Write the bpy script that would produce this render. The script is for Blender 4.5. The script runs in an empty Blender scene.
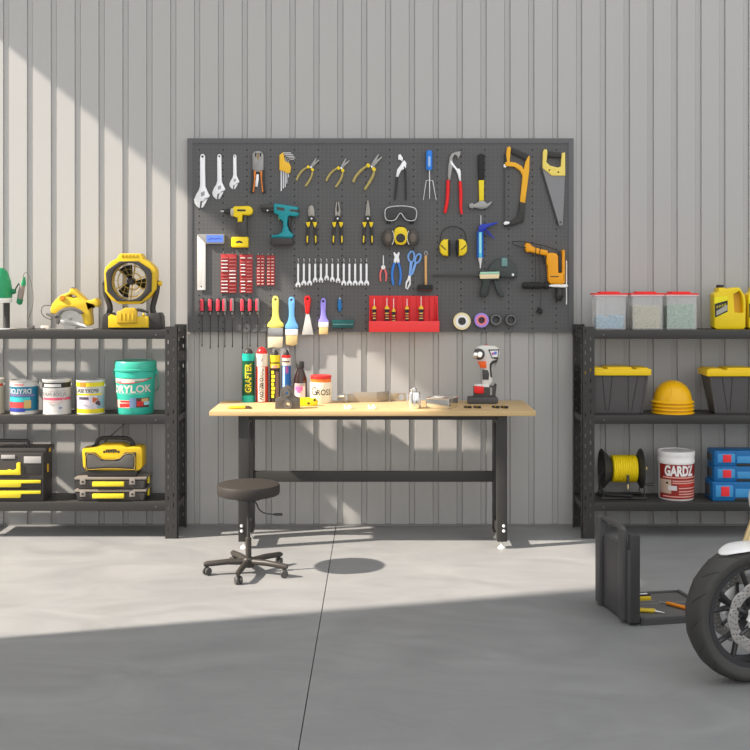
import bpy, bmesh, math, random
from mathutils import Vector, Matrix
random.seed(7)
PI = math.pi
sc = bpy.context.scene
COL = sc.collection

# ------------------------------------------------------------------ camera, sky, sun, exposure
CAM_D, F, VX, VY, CH = 7.5, 1110.0, 378.0, 277.0, 1.68
cam = bpy.data.cameras.new('camera')
cam.sensor_width = 36.0
cam.sensor_fit = 'HORIZONTAL'
cam.lens = 36.0 * F / 750.0
cam.shift_x = (375 - VX) / 750.0
cam.shift_y = -(375 - VY) / 750.0
cam.clip_end = 200
camo = bpy.data.objects.new('camera', cam)
camo.location = (0, -CAM_D, CH)
camo.rotation_euler = (PI / 2, 0, 0)
COL.objects.link(camo)
sc.camera = camo

wd = bpy.data.worlds.new('sky')
sc.world = wd
wd.use_nodes = True
nt = wd.node_tree
bg = nt.nodes['Background']
tc = nt.nodes.new('ShaderNodeTexCoord')
dp_ = nt.nodes.new('ShaderNodeVectorMath')      # overcast sky, with extra fill added low in front to lighten the shelves
dp_.operation = 'DOT_PRODUCT'
dp_.inputs[1].default_value = Vector((0.05, -0.96, 0.22)).normalized()
nm_ = nt.nodes.new('ShaderNodeVectorMath')
nm_.operation = 'NORMALIZE'
mr_ = nt.nodes.new('ShaderNodeMapRange')
mr_.inputs['From Min'].default_value = -1.0
rp = nt.nodes.new('ShaderNodeValToRGB')
rp.color_ramp.elements[0].position = 0.0
rp.color_ramp.elements[0].color = (0.80, 0.81, 0.83, 1)
e_ = rp.color_ramp.elements.new(0.55)
e_.color = (0.90, 0.91, 0.925, 1)
rp.color_ramp.elements[-1].position = 1.0
rp.color_ramp.elements[-1].color = (1.27, 1.275, 1.275, 1)
nt.links.new(tc.outputs['Generated'], nm_.inputs[0])
nt.links.new(nm_.outputs[0], dp_.inputs[0])
nt.links.new(dp_.outputs['Value'], mr_.inputs['Value'])
nt.links.new(mr_.outputs[0], rp.inputs[0])
nt.links.new(rp.outputs[0], bg.inputs['Color'])
bg.inputs['Strength'].default_value = 1.10

SUN_DIR = Vector((0.58, 0.162, -0.485)).normalized()
sl = bpy.data.lights.new('sun', 'SUN')
sl.energy = 9.4
sl.color = (1.0, 0.90, 0.785)
sl.angle = math.radians(1.3)
so = bpy.data.objects.new('sun', sl)
so.rotation_euler = SUN_DIR.to_track_quat('-Z', 'Y').to_euler()
so.location = (-8, -4, 8)
COL.objects.link(so)

sc.view_settings.view_transform = 'Standard'
sc.view_settings.look = 'None'
sc.view_settings.exposure = 0.12
sc.view_settings.gamma = 1.0
sc.view_settings.use_curve_mapping = False

# ------------------------------------------------------------------ materials
def lin(c):
    c = c / 255.0
    return c / 12.92 if c <= 0.04045 else ((c + 0.055) / 1.055) ** 2.4

MATS = {}
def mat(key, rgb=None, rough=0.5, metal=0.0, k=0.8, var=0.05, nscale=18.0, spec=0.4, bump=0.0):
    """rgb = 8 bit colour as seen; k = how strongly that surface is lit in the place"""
    if key in MATS: return MATS[key]
    m = bpy.data.materials.new(key)
    m.use_nodes = True
    n = m.node_tree
    b = n.nodes['Principled BSDF']
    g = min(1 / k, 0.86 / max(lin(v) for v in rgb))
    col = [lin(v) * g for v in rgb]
    co = n.nodes.new('ShaderNodeTexCoord')
    no = n.nodes.new('ShaderNodeTexNoise')
    no.inputs['Scale'].default_value = nscale
    no.inputs['Detail'].default_value = 3
    n.links.new(co.outputs['Object'], no.inputs['Vector'])
    mx = n.nodes.new('ShaderNodeMix')
    mx.data_type = 'RGBA'
    mx.inputs['A'].default_value = [c * (1 - var) for c in col] + [1]
    mx.inputs['B'].default_value = [min(0.95, c * (1 + var)) for c in col] + [1]
    n.links.new(no.outputs['Fac'], mx.inputs['Factor'])
    n.links.new(mx.outputs['Result'], b.inputs['Base Color'])
    b.inputs['Roughness'].default_value = rough
    b.inputs['Metallic'].default_value = metal
    b.inputs['Specular IOR Level'].default_value = spec
    if bump:
        bp = n.nodes.new('ShaderNodeBump')
        bp.inputs['Strength'].default_value = bump
        bp.inputs['Distance'].default_value = 0.002
        n.links.new(no.outputs['Fac'], bp.inputs['Height'])
        n.links.new(bp.outputs['Normal'], b.inputs['Normal'])
    MATS[key] = m
    return m

wall_m = mat('ribbed_wall_paint', (179, 178, 176), 0.55, k=1.03, var=0.015, nscale=2.0, spec=0.2)
black = mat('black_plastic', (44, 43, 42), 0.5)
dark = mat('dark_plastic', (62, 61, 60), 0.5)
rubber = mat('rubber', (40, 40, 40), 0.7, spec=0.25)
shelf_m = mat('shelf_steel', (46, 45, 44), 0.42, k=0.8, spec=0.4)
bench_m = mat('bench_steel', (48, 47, 46), 0.45, k=0.8, spec=0.3)
steel = mat('steel', (190, 190, 192), 0.32, 0.85, k=0.75)
bright = mat('bright_steel', (236, 237, 240), 0.38, 0.35, k=0.8)
grey_steel = mat('grey_steel', (135, 134, 132), 0.4, 0.6)
chrome = mat('chrome', (225, 222, 216), 0.16, 0.95, k=0.75)
yellow = mat('yellow_plastic', (238, 208, 30), 0.42)
yellow_l = mat('yellow_sunlit', (232, 196, 36), 0.45, k=1.0)
orange = mat('orange_plastic', (226, 150, 14), 0.45)
amber = mat('amber_plastic', (228, 168, 30), 0.45)
teal = mat('teal_plastic', (20, 130, 140), 0.4)
blue = mat('blue_plastic', (28, 84, 178), 0.4)
red = mat('red_plastic', (214, 36, 36), 0.4)
white = mat('white_plastic', (228, 228, 226), 0.4, k=0.85)
cream = mat('cream', (226, 218, 196), 0.5, k=0.9)

def board_mat():
    m = bpy.data.materials.new('pegboard_steel')
    m.use_nodes = True
    n = m.node_tree
    N, L = n.nodes, n.links
    b = N['Principled BSDF']
    co = N.new('ShaderNodeTexCoord')
    sp = N.new('ShaderNodeSeparateXYZ')
    L.new(co.outputs['Object'], sp.inputs[0])
    def mth(op, a, bb=None):
        q = N.new('ShaderNodeMath'); q.operation = op
        for i, v in enumerate((a, bb)):
            if v is None: continue
            if isinstance(v, (int, float)): q.inputs[i].default_value = v
            else: L.new(v, q.inputs[i])
        return q.outputs[0]
    def cell(s, period):
        return mth('ABSOLUTE', mth('SUBTRACT', mth('FRACT', mth('DIVIDE', s, period)), 0.5))
    def dots(px_, pz_, r):
        dx = mth('MULTIPLY', cell(sp.outputs['X'], px_), px_)
        dz = mth('MULTIPLY', cell(sp.outputs['Z'], pz_), pz_)
        return mth('LESS_THAN', mth('SQRT', mth('ADD', mth('MULTIPLY', dx, dx), mth('MULTIPLY', dz, dz))), r)
    small = dots(0.0267, 0.0267, 0.0030)
    big = dots(0.160, 0.0445, 0.0052)
    no = N.new('ShaderNodeTexNoise'); no.inputs['Scale'].default_value = 5
    L.new(co.outputs['Object'], no.inputs['Vector'])
    def mix(fac, a, bb):
        q = N.new('ShaderNodeMix'); q.data_type = 'RGBA'
        L.new(fac, q.inputs['Factor'])
        for nm, v in (('A', a), ('B', bb)):
            if isinstance(v, tuple): q.inputs[nm].default_value = v
            else: L.new(v, q.inputs[nm])
        return q.outputs['Result']
    base = mix(no.outputs['Fac'], (.100, .100, .103, 1), (.118, .118, .120, 1))
    c1 = mix(small, base, (.17, .17, .17, 1))
    c2 = mix(big, c1, (.018, .018, .019, 1))
    L.new(c2, b.inputs['Base Color'])
    b.inputs['Roughness'].default_value = 0.6
    b.inputs['Specular IOR Level'].default_value = 0.25
    return m

def floor_mat():
    m = bpy.data.materials.new('polished_concrete')
    m.use_nodes = True
    n = m.node_tree
    N, L = n.nodes, n.links
    b = N['Principled BSDF']
    co = N.new('ShaderNodeTexCoord')
    mp = N.new('ShaderNodeMapping')
    mp.inputs['Scale'].default_value = (0.9, 1.7, 1)
    L.new(co.outputs['Object'], mp.inputs[0])
    a = N.new('ShaderNodeTexNoise'); a.inputs['Scale'].default_value = 1.6; a.inputs['Detail'].default_value = 8
    a.inputs['Roughness'].default_value = 0.62; a.inputs['Distortion'].default_value = 1.6
    L.new(mp.outputs[0], a.inputs['Vector'])
    r = N.new('ShaderNodeValToRGB')
    r.color_ramp.elements[0].position = 0.3; r.color_ramp.elements[0].color = (.222, .224, .227, 1)
    r.color_ramp.elements[1].position = 0.7; r.color_ramp.elements[1].color = (.286, .288, .289, 1)
    L.new(a.outputs['Fac'], r.inputs[0])
    L.new(r.outputs[0], b.inputs['Base Color'])
    r2 = N.new('ShaderNodeMapRange')
    r2.inputs['To Min'].default_value = 0.38; r2.inputs['To Max'].default_value = 0.55
    L.new(a.outputs['Fac'], r2.inputs['Value'])
    L.new(r2.outputs[0], b.inputs['Roughness'])
    b.inputs['Specular IOR Level'].default_value = 0.3
    return m

def wood_mat():
    m = bpy.data.materials.new('pale_wood')
    m.use_nodes = True
    n = m.node_tree
    N, L = n.nodes, n.links
    b = N['Principled BSDF']
    co = N.new('ShaderNodeTexCoord')
    mp = N.new('ShaderNodeMapping'); mp.inputs['Scale'].default_value = (1.5, 22, 22)
    L.new(co.outputs['Object'], mp.inputs[0])
    a = N.new('ShaderNodeTexNoise'); a.inputs['Scale'].default_value = 2.0; a.inputs['Detail'].default_value = 6
    L.new(mp.outputs[0], a.inputs['Vector'])
    r = N.new('ShaderNodeValToRGB')
    r.color_ramp.elements[0].position = 0.3; r.color_ramp.elements[0].color = (.50, .345, .165, 1)
    r.color_ramp.elements[1].position = 0.7; r.color_ramp.elements[1].color = (.60, .435, .225, 1)
    L.new(a.outputs['Fac'], r.inputs[0])
    L.new(r.outputs[0], b.inputs['Base Color'])
    b.inputs['Roughness'].default_value = 0.5
    b.inputs['Specular IOR Level'].default_value = 0.3
    return m

def frost_mat():
    m = bpy.data.materials.new('frosted_plastic')
    m.use_nodes = True
    n = m.node_tree
    N, L = n.nodes, n.links
    b = N['Principled BSDF']
    b.inputs['Base Color'].default_value = (.88, .88, .88, 1)
    b.inputs['Roughness'].default_value = 0.35
    no = N.new('ShaderNodeTexNoise'); no.inputs['Scale'].default_value = 8
    mr = N.new('ShaderNodeMapRange'); mr.inputs['To Min'].default_value = .20; mr.inputs['To Max'].default_value = .24
    L.new(no.outputs['Fac'], mr.inputs['Value'])
    t = N.new('ShaderNodeBsdfTransparent')
    mx = N.new('ShaderNodeMixShader')
    L.new(mr.outputs[0], mx.inputs[0])
    L.new(t.outputs[0], mx.inputs[1]); L.new(b.outputs[0], mx.inputs[2])
    L.new(mx.outputs[0], N['Material Output'].inputs[0])
    return m

def lens_mat():
    m = bpy.data.materials.new('smoked_lens')
    m.use_nodes = True
    n = m.node_tree
    N, L = n.nodes, n.links
    b = N['Principled BSDF']
    b.inputs['Base Color'].default_value = (.035, .035, .037, 1)
    b.inputs['Roughness'].default_value = 0.15
    no = N.new('ShaderNodeTexNoise'); no.inputs['Scale'].default_value = 8
    mr = N.new('ShaderNodeMapRange'); mr.inputs['To Min'].default_value = .70; mr.inputs['To Max'].default_value = .78
    L.new(no.outputs['Fac'], mr.inputs['Value'])
    t = N.new('ShaderNodeBsdfTransparent')
    mx = N.new('ShaderNodeMixShader')
    L.new(mr.outputs[0], mx.inputs[0])
    L.new(t.outputs[0], mx.inputs[1]); L.new(b.outputs[0], mx.inputs[2])
    L.new(mx.outputs[0], N['Material Output'].inputs[0])
    return m
board_m, floor_m, wood_m, frost_m, lens_m = board_mat(), floor_mat(), wood_mat(), frost_mat(), lens_mat()

# ------------------------------------------------------------------ mesh helpers
ORG = {}
def thing(name, label, cat, loc, group=None, rot=0.0, local=False):
    o = bpy.data.objects.new(name, None)
    o.empty_display_size = 0.05
    COL.objects.link(o)
    o.location = loc
    o.rotation_euler = (0, 0, rot)
    o['label'] = label
    o['category'] = cat
    if group: o['group'] = group
    ORG[o.name] = Vector((0, 0, 0)) if local else Vector(loc)
    return o

def chaikin(p, n):
    for _ in range(n):
        q = []
        for i in range(len(p)):
            a, b = p[i], p[(i + 1) % len(p)]
            q.append((a[0] * .75 + b[0] * .25, a[1] * .75 + b[1] * .25))
            q.append((a[0] * .25 + b[0] * .75, a[1] * .25 + b[1] * .75))
        p = q
    return p

def ring(cx, cz, rx, rz=None, n=20, a0=0.0):
    rz = rx if rz is None else rz
    return [(cx + rx * math.cos(a0 + 2 * PI * i / n), cz + rz * math.sin(a0 + 2 * PI * i / n)) for i in range(n)]

class MB:
    def __init__(s):
        s.bm = bmesh.new()
    def _add(s, bm, M=None):
        if M is not None: bmesh.ops.transform(bm, matrix=M, verts=bm.verts)
        me = bpy.data.meshes.new('t')
        bm.to_mesh(me); bm.free()
        s.bm.from_mesh(me)
        bpy.data.meshes.remove(me)
        return s
    def box(s, x0, x1, y0, y1, z0, z1, b=0.0, M=None, seg=2):
        bm = bmesh.new()
        bmesh.ops.create_cube(bm, size=1.0)
        for v in bm.verts:
            v.co = Vector((x0 + (v.co.x + .5) * (x1 - x0), y0 + (v.co.y + .5) * (y1 - y0), z0 + (v.co.z + .5) * (z1 - z0)))
        if b: bmesh.ops.bevel(bm, geom=bm.edges[:], offset=b, segments=seg, affect='EDGES', profile=.6)
        return s._add(bm, M)
    def hexa(s, bot, top, z0, z1, b=0.0):
        """tapered box; bot and top are (x0,x1,y0,y1)"""
        bm = bmesh.new()
        bmesh.ops.create_cube(bm, size=1.0)
        for v in bm.verts:
            q = top if v.co.z > 0 else bot
            v.co = Vector((q[0] if v.co.x < 0 else q[1], q[2] if v.co.y < 0 else q[3], z1 if v.co.z > 0 else z0))
        if b: bmesh.ops.bevel(bm, geom=bm.edges[:], offset=b, segments=2, affect='EDGES')
        return s._add(bm)
    def plate(s, outer, y, t, b=0.0, holes=(), sm=0, hsm=0, M=None):
        """outline in the x,z plane, back face at y, front face at y - t"""
        cu = bpy.data.curves.new('c', 'CURVE')
        cu.dimensions = '2D'
        cu.fill_mode = 'BOTH'
        for k, pts in enumerate([outer] + list(holes)):
            p = chaikin(list(pts), sm if k == 0 else hsm)
            sp = cu.splines.new('POLY')
            sp.points.add(len(p) - 1)
            for i, q in enumerate(p): sp.points[i].co = (q[0], q[1], 0, 1)
            sp.use_cyclic_u = True
        b = min(b, t * .45)
        cu.extrude = max(1e-5, t / 2 - b)
        cu.bevel_depth = b
        cu.bevel_resolution = 1
        cu.offset = -b
        ob = bpy.data.objects.new('c', cu)
        me = bpy.data.meshes.new_from_object(ob)
        for v in me.vertices:
            v.co = (v.co.x, y - t / 2 - v.co.z, v.co.y)
        bm = bmesh.new(); bm.from_mesh(me)
        bmesh.ops.remove_doubles(bm, verts=bm.verts, dist=1e-5)
        bpy.data.objects.remove(ob); bpy.data.curves.remove(cu); bpy.data.meshes.remove(me)
        return s._add(bm, M)
    def tube(s, pts, r, n=10, closed=False, sm=0):
        pts = [Vector(p) for p in pts]
        rs = list(r) if isinstance(r, (list, tuple)) else [r] * len(pts)
        for _ in range(sm):
            q, qr = [pts[0]], [rs[0]]
            for i in range(len(pts) - 1):
                q += [pts[i].lerp(pts[i + 1], .25), pts[i].lerp(pts[i + 1], .75)]
                qr += [rs[i] * .75 + rs[i + 1] * .25, rs[i] * .25 + rs[i + 1] * .75]
            q.append(pts[-1]); qr.append(rs[-1])
            pts, rs = q, qr
        bm = bmesh.new()
        rings = []
        up = None
        N = len(pts)
        for i, p in enumerate(pts):
            if closed: t = pts[(i + 1) % N] - pts[i - 1]
            else: t = pts[min(i + 1, N - 1)] - pts[max(i - 1, 0)]
            if t.length < 1e-9: t = Vector((0, 0, 1))
            t.normalize()
            if up is None:
                up = Vector((0, 1, 0)) if abs(t.y) < .9 else Vector((1, 0, 0))
            a = (up - t * up.dot(t)).normalized()
            up = a
            c = t.cross(a)
            rings.append([bm.verts.new(p + (a * math.cos(2 * PI * k / n) + c * math.sin(2 * PI * k / n)) * rs[i]) for k in range(n)])
        for i in range(N if closed else N - 1):
            A_, B_ = rings[i], rings[(i + 1) % N]
            for k in range(n): bm.faces.new((A_[k], A_[(k + 1) % n], B_[(k + 1) % n], B_[k]))
        if not closed:
            bm.faces.new(rings[0]); bm.faces.new(rings[-1])
        bmesh.ops.recalc_face_normals(bm, faces=bm.faces)
        return s._add(bm)
    def lathe(s, prof, c, axis='z', n=28, a0=0.0, a1=2 * PI):
        """prof = [(radius, height)...] about an axis through c; ends at radius 0 close"""
        bm = bmesh.new()
        c = Vector(c)
        full = abs(a1 - a0 - 2 * PI) < 1e-6
        def put(r, h, a):
            x, y = r * math.cos(a), r * math.sin(a)
            if axis == 'z': return c + Vector((x, y, h))
            if axis == 'x': return c + Vector((h, x, y))
            return c + Vector((y, h, x))
        rings = []
        m = n if full else n + 1
        for r, h in prof:
            if r < 1e-7: rings.append([bm.verts.new(put(0, h, 0))])
            else: rings.append([bm.verts.new(put(r, h, a0 + (a1 - a0) * k / n)) for k in range(m)])
        for A_, B_ in zip(rings[:-1], rings[1:]):
            for k in range(n):
                k2 = (k + 1) % m if full else k + 1
                if len(A_) == 1 and len(B_) == 1: continue
                if len(A_) == 1: bm.faces.new((A_[0], B_[k], B_[k2]))
                elif len(B_) == 1: bm.faces.new((A_[k], A_[k2], B_[0]))
                else: bm.faces.new((A_[k], A_[k2], B_[k2], B_[k]))
        if full:
            for R_ in (rings[0], rings[-1]):
                if len(R_) > 1 and prof[0] != prof[-1]: bm.faces.new(R_)
            if prof[0] == prof[-1]: bmesh.ops.remove_doubles(bm, verts=bm.verts, dist=1e-6)
        bmesh.ops.recalc_face_normals(bm, faces=bm.faces)
        return s._add(bm)
    def ell(s, c, rx, ry, rz, M=None):
        bm = bmesh.new()
        bmesh.ops.create_uvsphere(bm, u_segments=20, v_segments=12, radius=1)
        for v in bm.verts: v.co = Vector((c[0] + v.co.x * rx, c[1] + v.co.y * ry, c[2] + v.co.z * rz))
        return s._add(bm, M)
    def wrap(s, cx, cy, r0, r1, z0, z1, a0, a1, t=.0006, n=16, slant=0.0):
        """thin label lying on an upright (tapered) drum; angle 0 faces the room, + to the right"""
        bm = bmesh.new()
        g = []
        for lay in (0, t):
            row = []
            for k in range(n + 1):
                f = k / n
                a = math.radians(a0 + (a1 - a0) * f)
                zz0, zz1 = z0 + slant * f, z1 + slant * f
                row.append([bm.verts.new((cx + (rr + lay) * math.sin(a), cy - (rr + lay) * math.cos(a), zz)) for rr, zz in ((r0, zz0), (r1, zz1))])
            g.append(row)
        for k in range(n):
            bm.faces.new((g[1][k][0], g[1][k + 1][0], g[1][k + 1][1], g[1][k][1]))
            bm.faces.new((g[0][k][0], g[0][k][1], g[0][k + 1][1], g[0][k + 1][0]))
            bm.faces.new((g[0][k][0], g[0][k + 1][0], g[1][k + 1][0], g[1][k][0]))
            bm.faces.new((g[0][k][1], g[1][k][1], g[1][k + 1][1], g[0][k + 1][1]))
        bmesh.ops.recalc_face_normals(bm, faces=bm.faces)
        return s._add(bm)
    def xf(s, M):
        bmesh.ops.transform(s.bm, matrix=M, verts=s.bm.verts)
        return s
    def build(s, name, m, parent=None, loc=None, ang=38):
        me = bpy.data.meshes.new(name)
        org = ORG[parent.name] if parent is not None else Vector(loc or (0, 0, 0))
        for v in s.bm.verts: v.co -= org
        s.bm.to_mesh(me); s.bm.free()
        for p in me.polygons: p.use_smooth = True
        me.set_sharp_from_angle(angle=math.radians(ang))
        me.materials.append(m)
        o = bpy.data.objects.new(name, me)
        COL.objects.link(o)
        ORG[o.name] = org
        if parent is not None: o.parent = parent
        elif loc is not None: o.location = loc
        return o

def tag(o, label, cat, group=None, kind=None):
    o['label'] = label; o['category'] = cat
    if group: o['group'] = group
    if kind: o['kind'] = kind
    return o

def struct(o):
    o['kind'] = 'structure'
    return o

def dup(root, loc, label=None, scale=None):
    r = root.copy(); COL.objects.link(r)
    r.location = loc
    if scale: r.scale = (scale,) * 3
    if label: r['label'] = label
    for ch in list(root.children):
        c = ch.copy(); COL.objects.link(c); c.parent = r
        for g in list(ch.children):
            d = g.copy(); COL.objects.link(d); d.parent = c
    return r

def text(name, body, m, parent, x, y, z, h, w=None, rot=0.0, mirror=False, cyl=None, bold=0.0, skew=0.0):
    """printed letters, centred on x,z; cyl=(cx,cy,r) wraps them on a drum (x is then an arc length)"""
    cu = bpy.data.curves.new('t', 'FONT')
    cu.body = body
    cu.size = 1.0
    cu.offset = bold
    cu.resolution_u = 3
    ob = bpy.data.objects.new('t', cu)
    me = bpy.data.meshes.new_from_object(ob)
    bm = bmesh.new(); bm.from_mesh(me)
    bpy.data.objects.remove(ob); bpy.data.curves.remove(cu); bpy.data.meshes.remove(me)
    xs = [v.co.x for v in bm.verts]; ys = [v.co.y for v in bm.verts]
    x0, x1, y0, y1 = min(xs), max(xs), min(ys), max(ys)
    sy = h / (y1 - y0)
    sx_ = (w / (x1 - x0)) if w else sy
    if cyl: bmesh.ops.subdivide_edges(bm, edges=[e for e in bm.edges if (e.verts[0].co - e.verts[1].co).length > .25], cuts=2)
    ca, sa = math.cos(rot), math.sin(rot)
    for v in bm.verts:
        u = (v.co.x - (x0 + x1) / 2) * sx_ * (-1 if mirror else 1)
        q = (v.co.y - (y0 + y1) / 2) * sy
        u, q = u * ca - q * sa, u * sa + q * ca
        q += u * skew
        if cyl:
            cx, cy, r = cyl
            a = (x + u) / r
            v.co = Vector((cx + (r + y) * math.sin(a), cy - (r + y) * math.cos(a), z + q))
        else:
            v.co = Vector((x + u, y, z + q))
    if mirror: bmesh.ops.reverse_faces(bm, faces=bm.faces)
    g = bmesh.ops.extrude_face_region(bm, geom=bm.faces[:])
    for e in g['geom']:
        if isinstance(e, bmesh.types.BMVert):
            if cyl:
                d = Vector((e.co.x - cyl[0], e.co.y - cyl[1], 0)).normalized()
                e.co -= d * .0004
            else: e.co.y += .0006
    b = MB(); b._add(bm)
    return b.build(name, m, parent, ang=20)

# picture measurements -> real positions at a known distance
def W(px, py, Y):
    d = CAM_D + Y
    return ((px - VX) * d / F, CH - (py - VY) * d / F)
def crop(x0, y0, s, Y):
    return lambda *p: [W(x0 + u / s, y0 + v / s, Y) for u, v in p]
def on_floor(px, py, z=0.0):
    d = F * (CH - z) / (py - VY)
    return Vector(((px - VX) * d / F, d - CAM_D, z))
# ------------------------------------------------------------------ the room
def wall_back():
    S = 148.0
    prof = []
    x = -4.2
    k0 = -16
    pts = [(-5.2, 0.0)]
    hw, dp = .0205, .0105
    for k in range(-14, 60):
        c = (6 + 23.88 * k - VX) / S
        if c < -5.0 or c > 5.0: continue
        pts += [(c - hw, 0), (c - hw + .001, dp + .003), (c - hw + .003, dp + .003), (c - hw + .004, dp), (c + hw - .004, dp), (c + hw - .003, dp + .003), (c + hw - .001, dp + .003), (c + hw, 0)]
    pts.append((5.2, 0.0))
    bm = bmesh.new()
    Z0, Z1 = 0.012, 4.7
    lo = [bm.verts.new((x, y, Z0)) for x, y in pts]
    hi = [bm.verts.new((x, y, Z1)) for x, y in pts]
    bl = [bm.verts.new((x, .09, Z0)) for x, y in (pts[0], pts[-1])]
    bh = [bm.verts.new((x, .09, Z1)) for x, y in (pts[0], pts[-1])]
    for i in range(len(pts) - 1): bm.faces.new((lo[i], lo[i + 1], hi[i + 1], hi[i]))
    bm.faces.new((bl[1], bl[0], bh[0], bh[1]))
    bm.faces.new([bl[0]] + [bl[1]] + lo[::-1])
    bm.faces.new([bh[1], bh[0]] + hi)
    bm.faces.new((bl[0], lo[0], hi[0], bh[0]))
    bm.faces.new((lo[-1], bl[1], bh[1], hi[-1]))
    bmesh.ops.recalc_face_normals(bm, faces=bm.faces)
    b = MB(); b._add(bm)
    return struct(b.build('wall_back', wall_m, loc=(0, 0, 0), ang=15))
wall_back()
b = MB()
seam = -.283
b.box(-12, seam - .0022, -14, .12, -.1, 0)
b.box(seam + .0022, 12, -14, .12, -.1, 0)
b.box(-12, 12, -14, .12, -.15, -.02)
struct(b.build('floor', floor_m, loc=(0, 0, 0)))
# left wall: the big open doorway lets the low sun in along the back wall
b = MB()
b.box(-3.7, -3.6, -9.0, -2.87, 0, 9.4)
b.box(-3.7, -3.6, -2.87, .09, 4.24, 9.4)  # unseen height added so no sun passes over the top
struct(b.build('wall_left', wall_m, loc=(-3.65, -4, 0)))
b = MB()
b.box(-5.2, 5.2, -.004, .004, 0.0, .012)  # no skirting: grey strip painted for the shadow line at the wall's foot
struct(b.build('gap_shade_1', mat('gap_shade_grey', (120, 119, 117), .6), loc=(0, 0, 0)))

# ------------------------------------------------------------------ pegboard
BY = -.034
U = 7.44 / F
def pb(x0, y0, s): return crop(x0, y0, s, -.06)
A, B, C, D_, E_, F_ = pb(180, 130, 5.357), pb(290, 130, 5.357), pb(430, 130, 4.6875), pb(180, 225, 5.357), pb(290, 225, 4.6875), pb(430, 200, 5.0)
PX = pb(0, 0, 1)
bx0, bz1 = W(187, 138, -.05)
bx1, bz0 = W(574, 332, -.05)
peg = thing('pegboard', 'wide dark grey perforated steel tool board on the ribbed wall above the workbench', 'pegboard', (bx0, 0, bz0))
MB().box(bx0 + .036, bx1 - .036, BY, -.001, bz0 + .004, bz1 - .036).build('panel', board_m, peg)
frame_m = mat('pegboard_frame', (84, 84, 86), .5, k=.8)
b = MB()
b.box(bx0, bx0 + .036, BY - .004, -.001, bz0, bz1, .002)
b.box(bx1 - .036, bx1, BY - .004, -.001, bz0, bz1, .002)
b.box(bx0 + .036, bx1 - .036, BY - .004, -.001, bz1 - .036, bz1, .002)
b.box(bx0 + .036, bx1 - .036, BY - .004, -.001, bz0, bz0 + .008, .002)
b.build('frame', frame_m, peg)

def hook(px, py, what):
    (x, z), = PX((px, py))
    b = MB()
    b.tube([(x, BY - .0005, z), (x, BY - .018, z), (x, BY - .022, z + .008)], .0022, 8)
    tag(b.build('peg_hook', steel, None, (x, BY, z)), what, 'hook', what)

def PT(name, m, par, outer, t, off=0.0, bev=.002, holes=(), sm=0, hsm=0):
    return MB().plate(outer, BY - off, t, bev, holes, sm, hsm).build(name, m, par)
def TT(name, m, par, pts, r, off, n=10, sm=1):
    return MB().tube([(x, BY - off, z) for x, z in pts], r, n, sm=sm).build(name, m, par)
def PTH(name, label, cat, at, group=None):
    (x, z) = at
    return thing(name, label, cat, (x, BY, z), group)
def c_ring(M_, u, v, r, s, n=16, ry=None):
    (x, z), = M_((u, v))
    return ring(x, z, r / s * U, (ry or r) / s * U, n)

# adjustable wrenches
g = 'adjustable wrenches on the pegboard'
t = PTH('adjustable_wrench', 'largest steel adjustable wrench, first at the top left of the pegboard', 'wrench', A((118, 127))[0], g)
PT('body', bright, t, A((105, 140), (110, 129), (118, 126), (127, 129), (132, 140), (132, 200), (134, 300), (146, 330), (158, 352), (150, 362), (134, 366), (124, 382), (110, 380), (106, 386), (104, 418), (90, 410), (76, 392), (73, 372), (84, 344), (98, 322), (105, 298)), .011, 0, .003, [c_ring(A, 118, 141, 6, 5.357)])
PT('movable_jaw', bright, t, A((116, 384), (124, 384), (135, 370), (146, 366), (136, 388), (122, 414), (112, 416)), .010, .001, .002)
b = MB()
for i in range(4):
    (x, z), = A((113 + i * 5, 344 - i * 2)); b.box(x - .0017, x + .0017, BY - .0125, BY - .002, z - .014, z + .014)
b.build('adjusting_screw', dark, t)
dup(t, (A((208, 128))[0][0], BY, A((208, 128))[0][1]), 'middle sized steel adjustable wrench, second at the top left of the pegboard', .835)
dup(t, (A((291, 130))[0][0], BY, A((291, 130))[0][1]), 'smallest steel adjustable wrench, third at the top left of the pegboard', .643)

# crimper
t = PTH('wire_crimper', 'silver headed wire crimper with black and orange handles', 'crimper', A((417, 112))[0])
PT('head', grey_steel, t, A((386, 150), (386, 128), (396, 115), (416, 110), (436, 115), (446, 130), (446, 212), (432, 224), (402, 224), (388, 212)), .012, .002, .002, [A((400, 122), (407, 122), (407, 142), (400, 142)), A((413, 124), (420, 124), (420, 156), (413, 156)), A((426, 122), (433, 122), (433, 142), (426, 142))])
PT('die', mat('brass', (150, 120, 50), .4, .6), t, A((411, 122), (423, 122), (423, 160), (411, 160)), .004, .002, 0)
for s in (-1, 1):
    def mx(u): return 417 + s * (417 - u)
    h = PT('handle', black, t, A((mx(383), 212), (mx(402), 216), (mx(402), 240), (mx(398), 300), (mx(393), 338), (mx(376), 334), (mx(382), 280)), .016, 0, .003)
    PT('grip_inlay', mat('orange_rubber', (206, 120, 40), .5), h, A((mx(394), 216), (mx(406), 220), (mx(402), 265), (mx(395), 334), (mx(388), 330), (mx(396), 262)), .018, 0, .003)
PT('release_lever', steel, t, A((406, 236), (420, 236), (420, 262), (414, 304), (400, 302)), .004, .004, .001)

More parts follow.
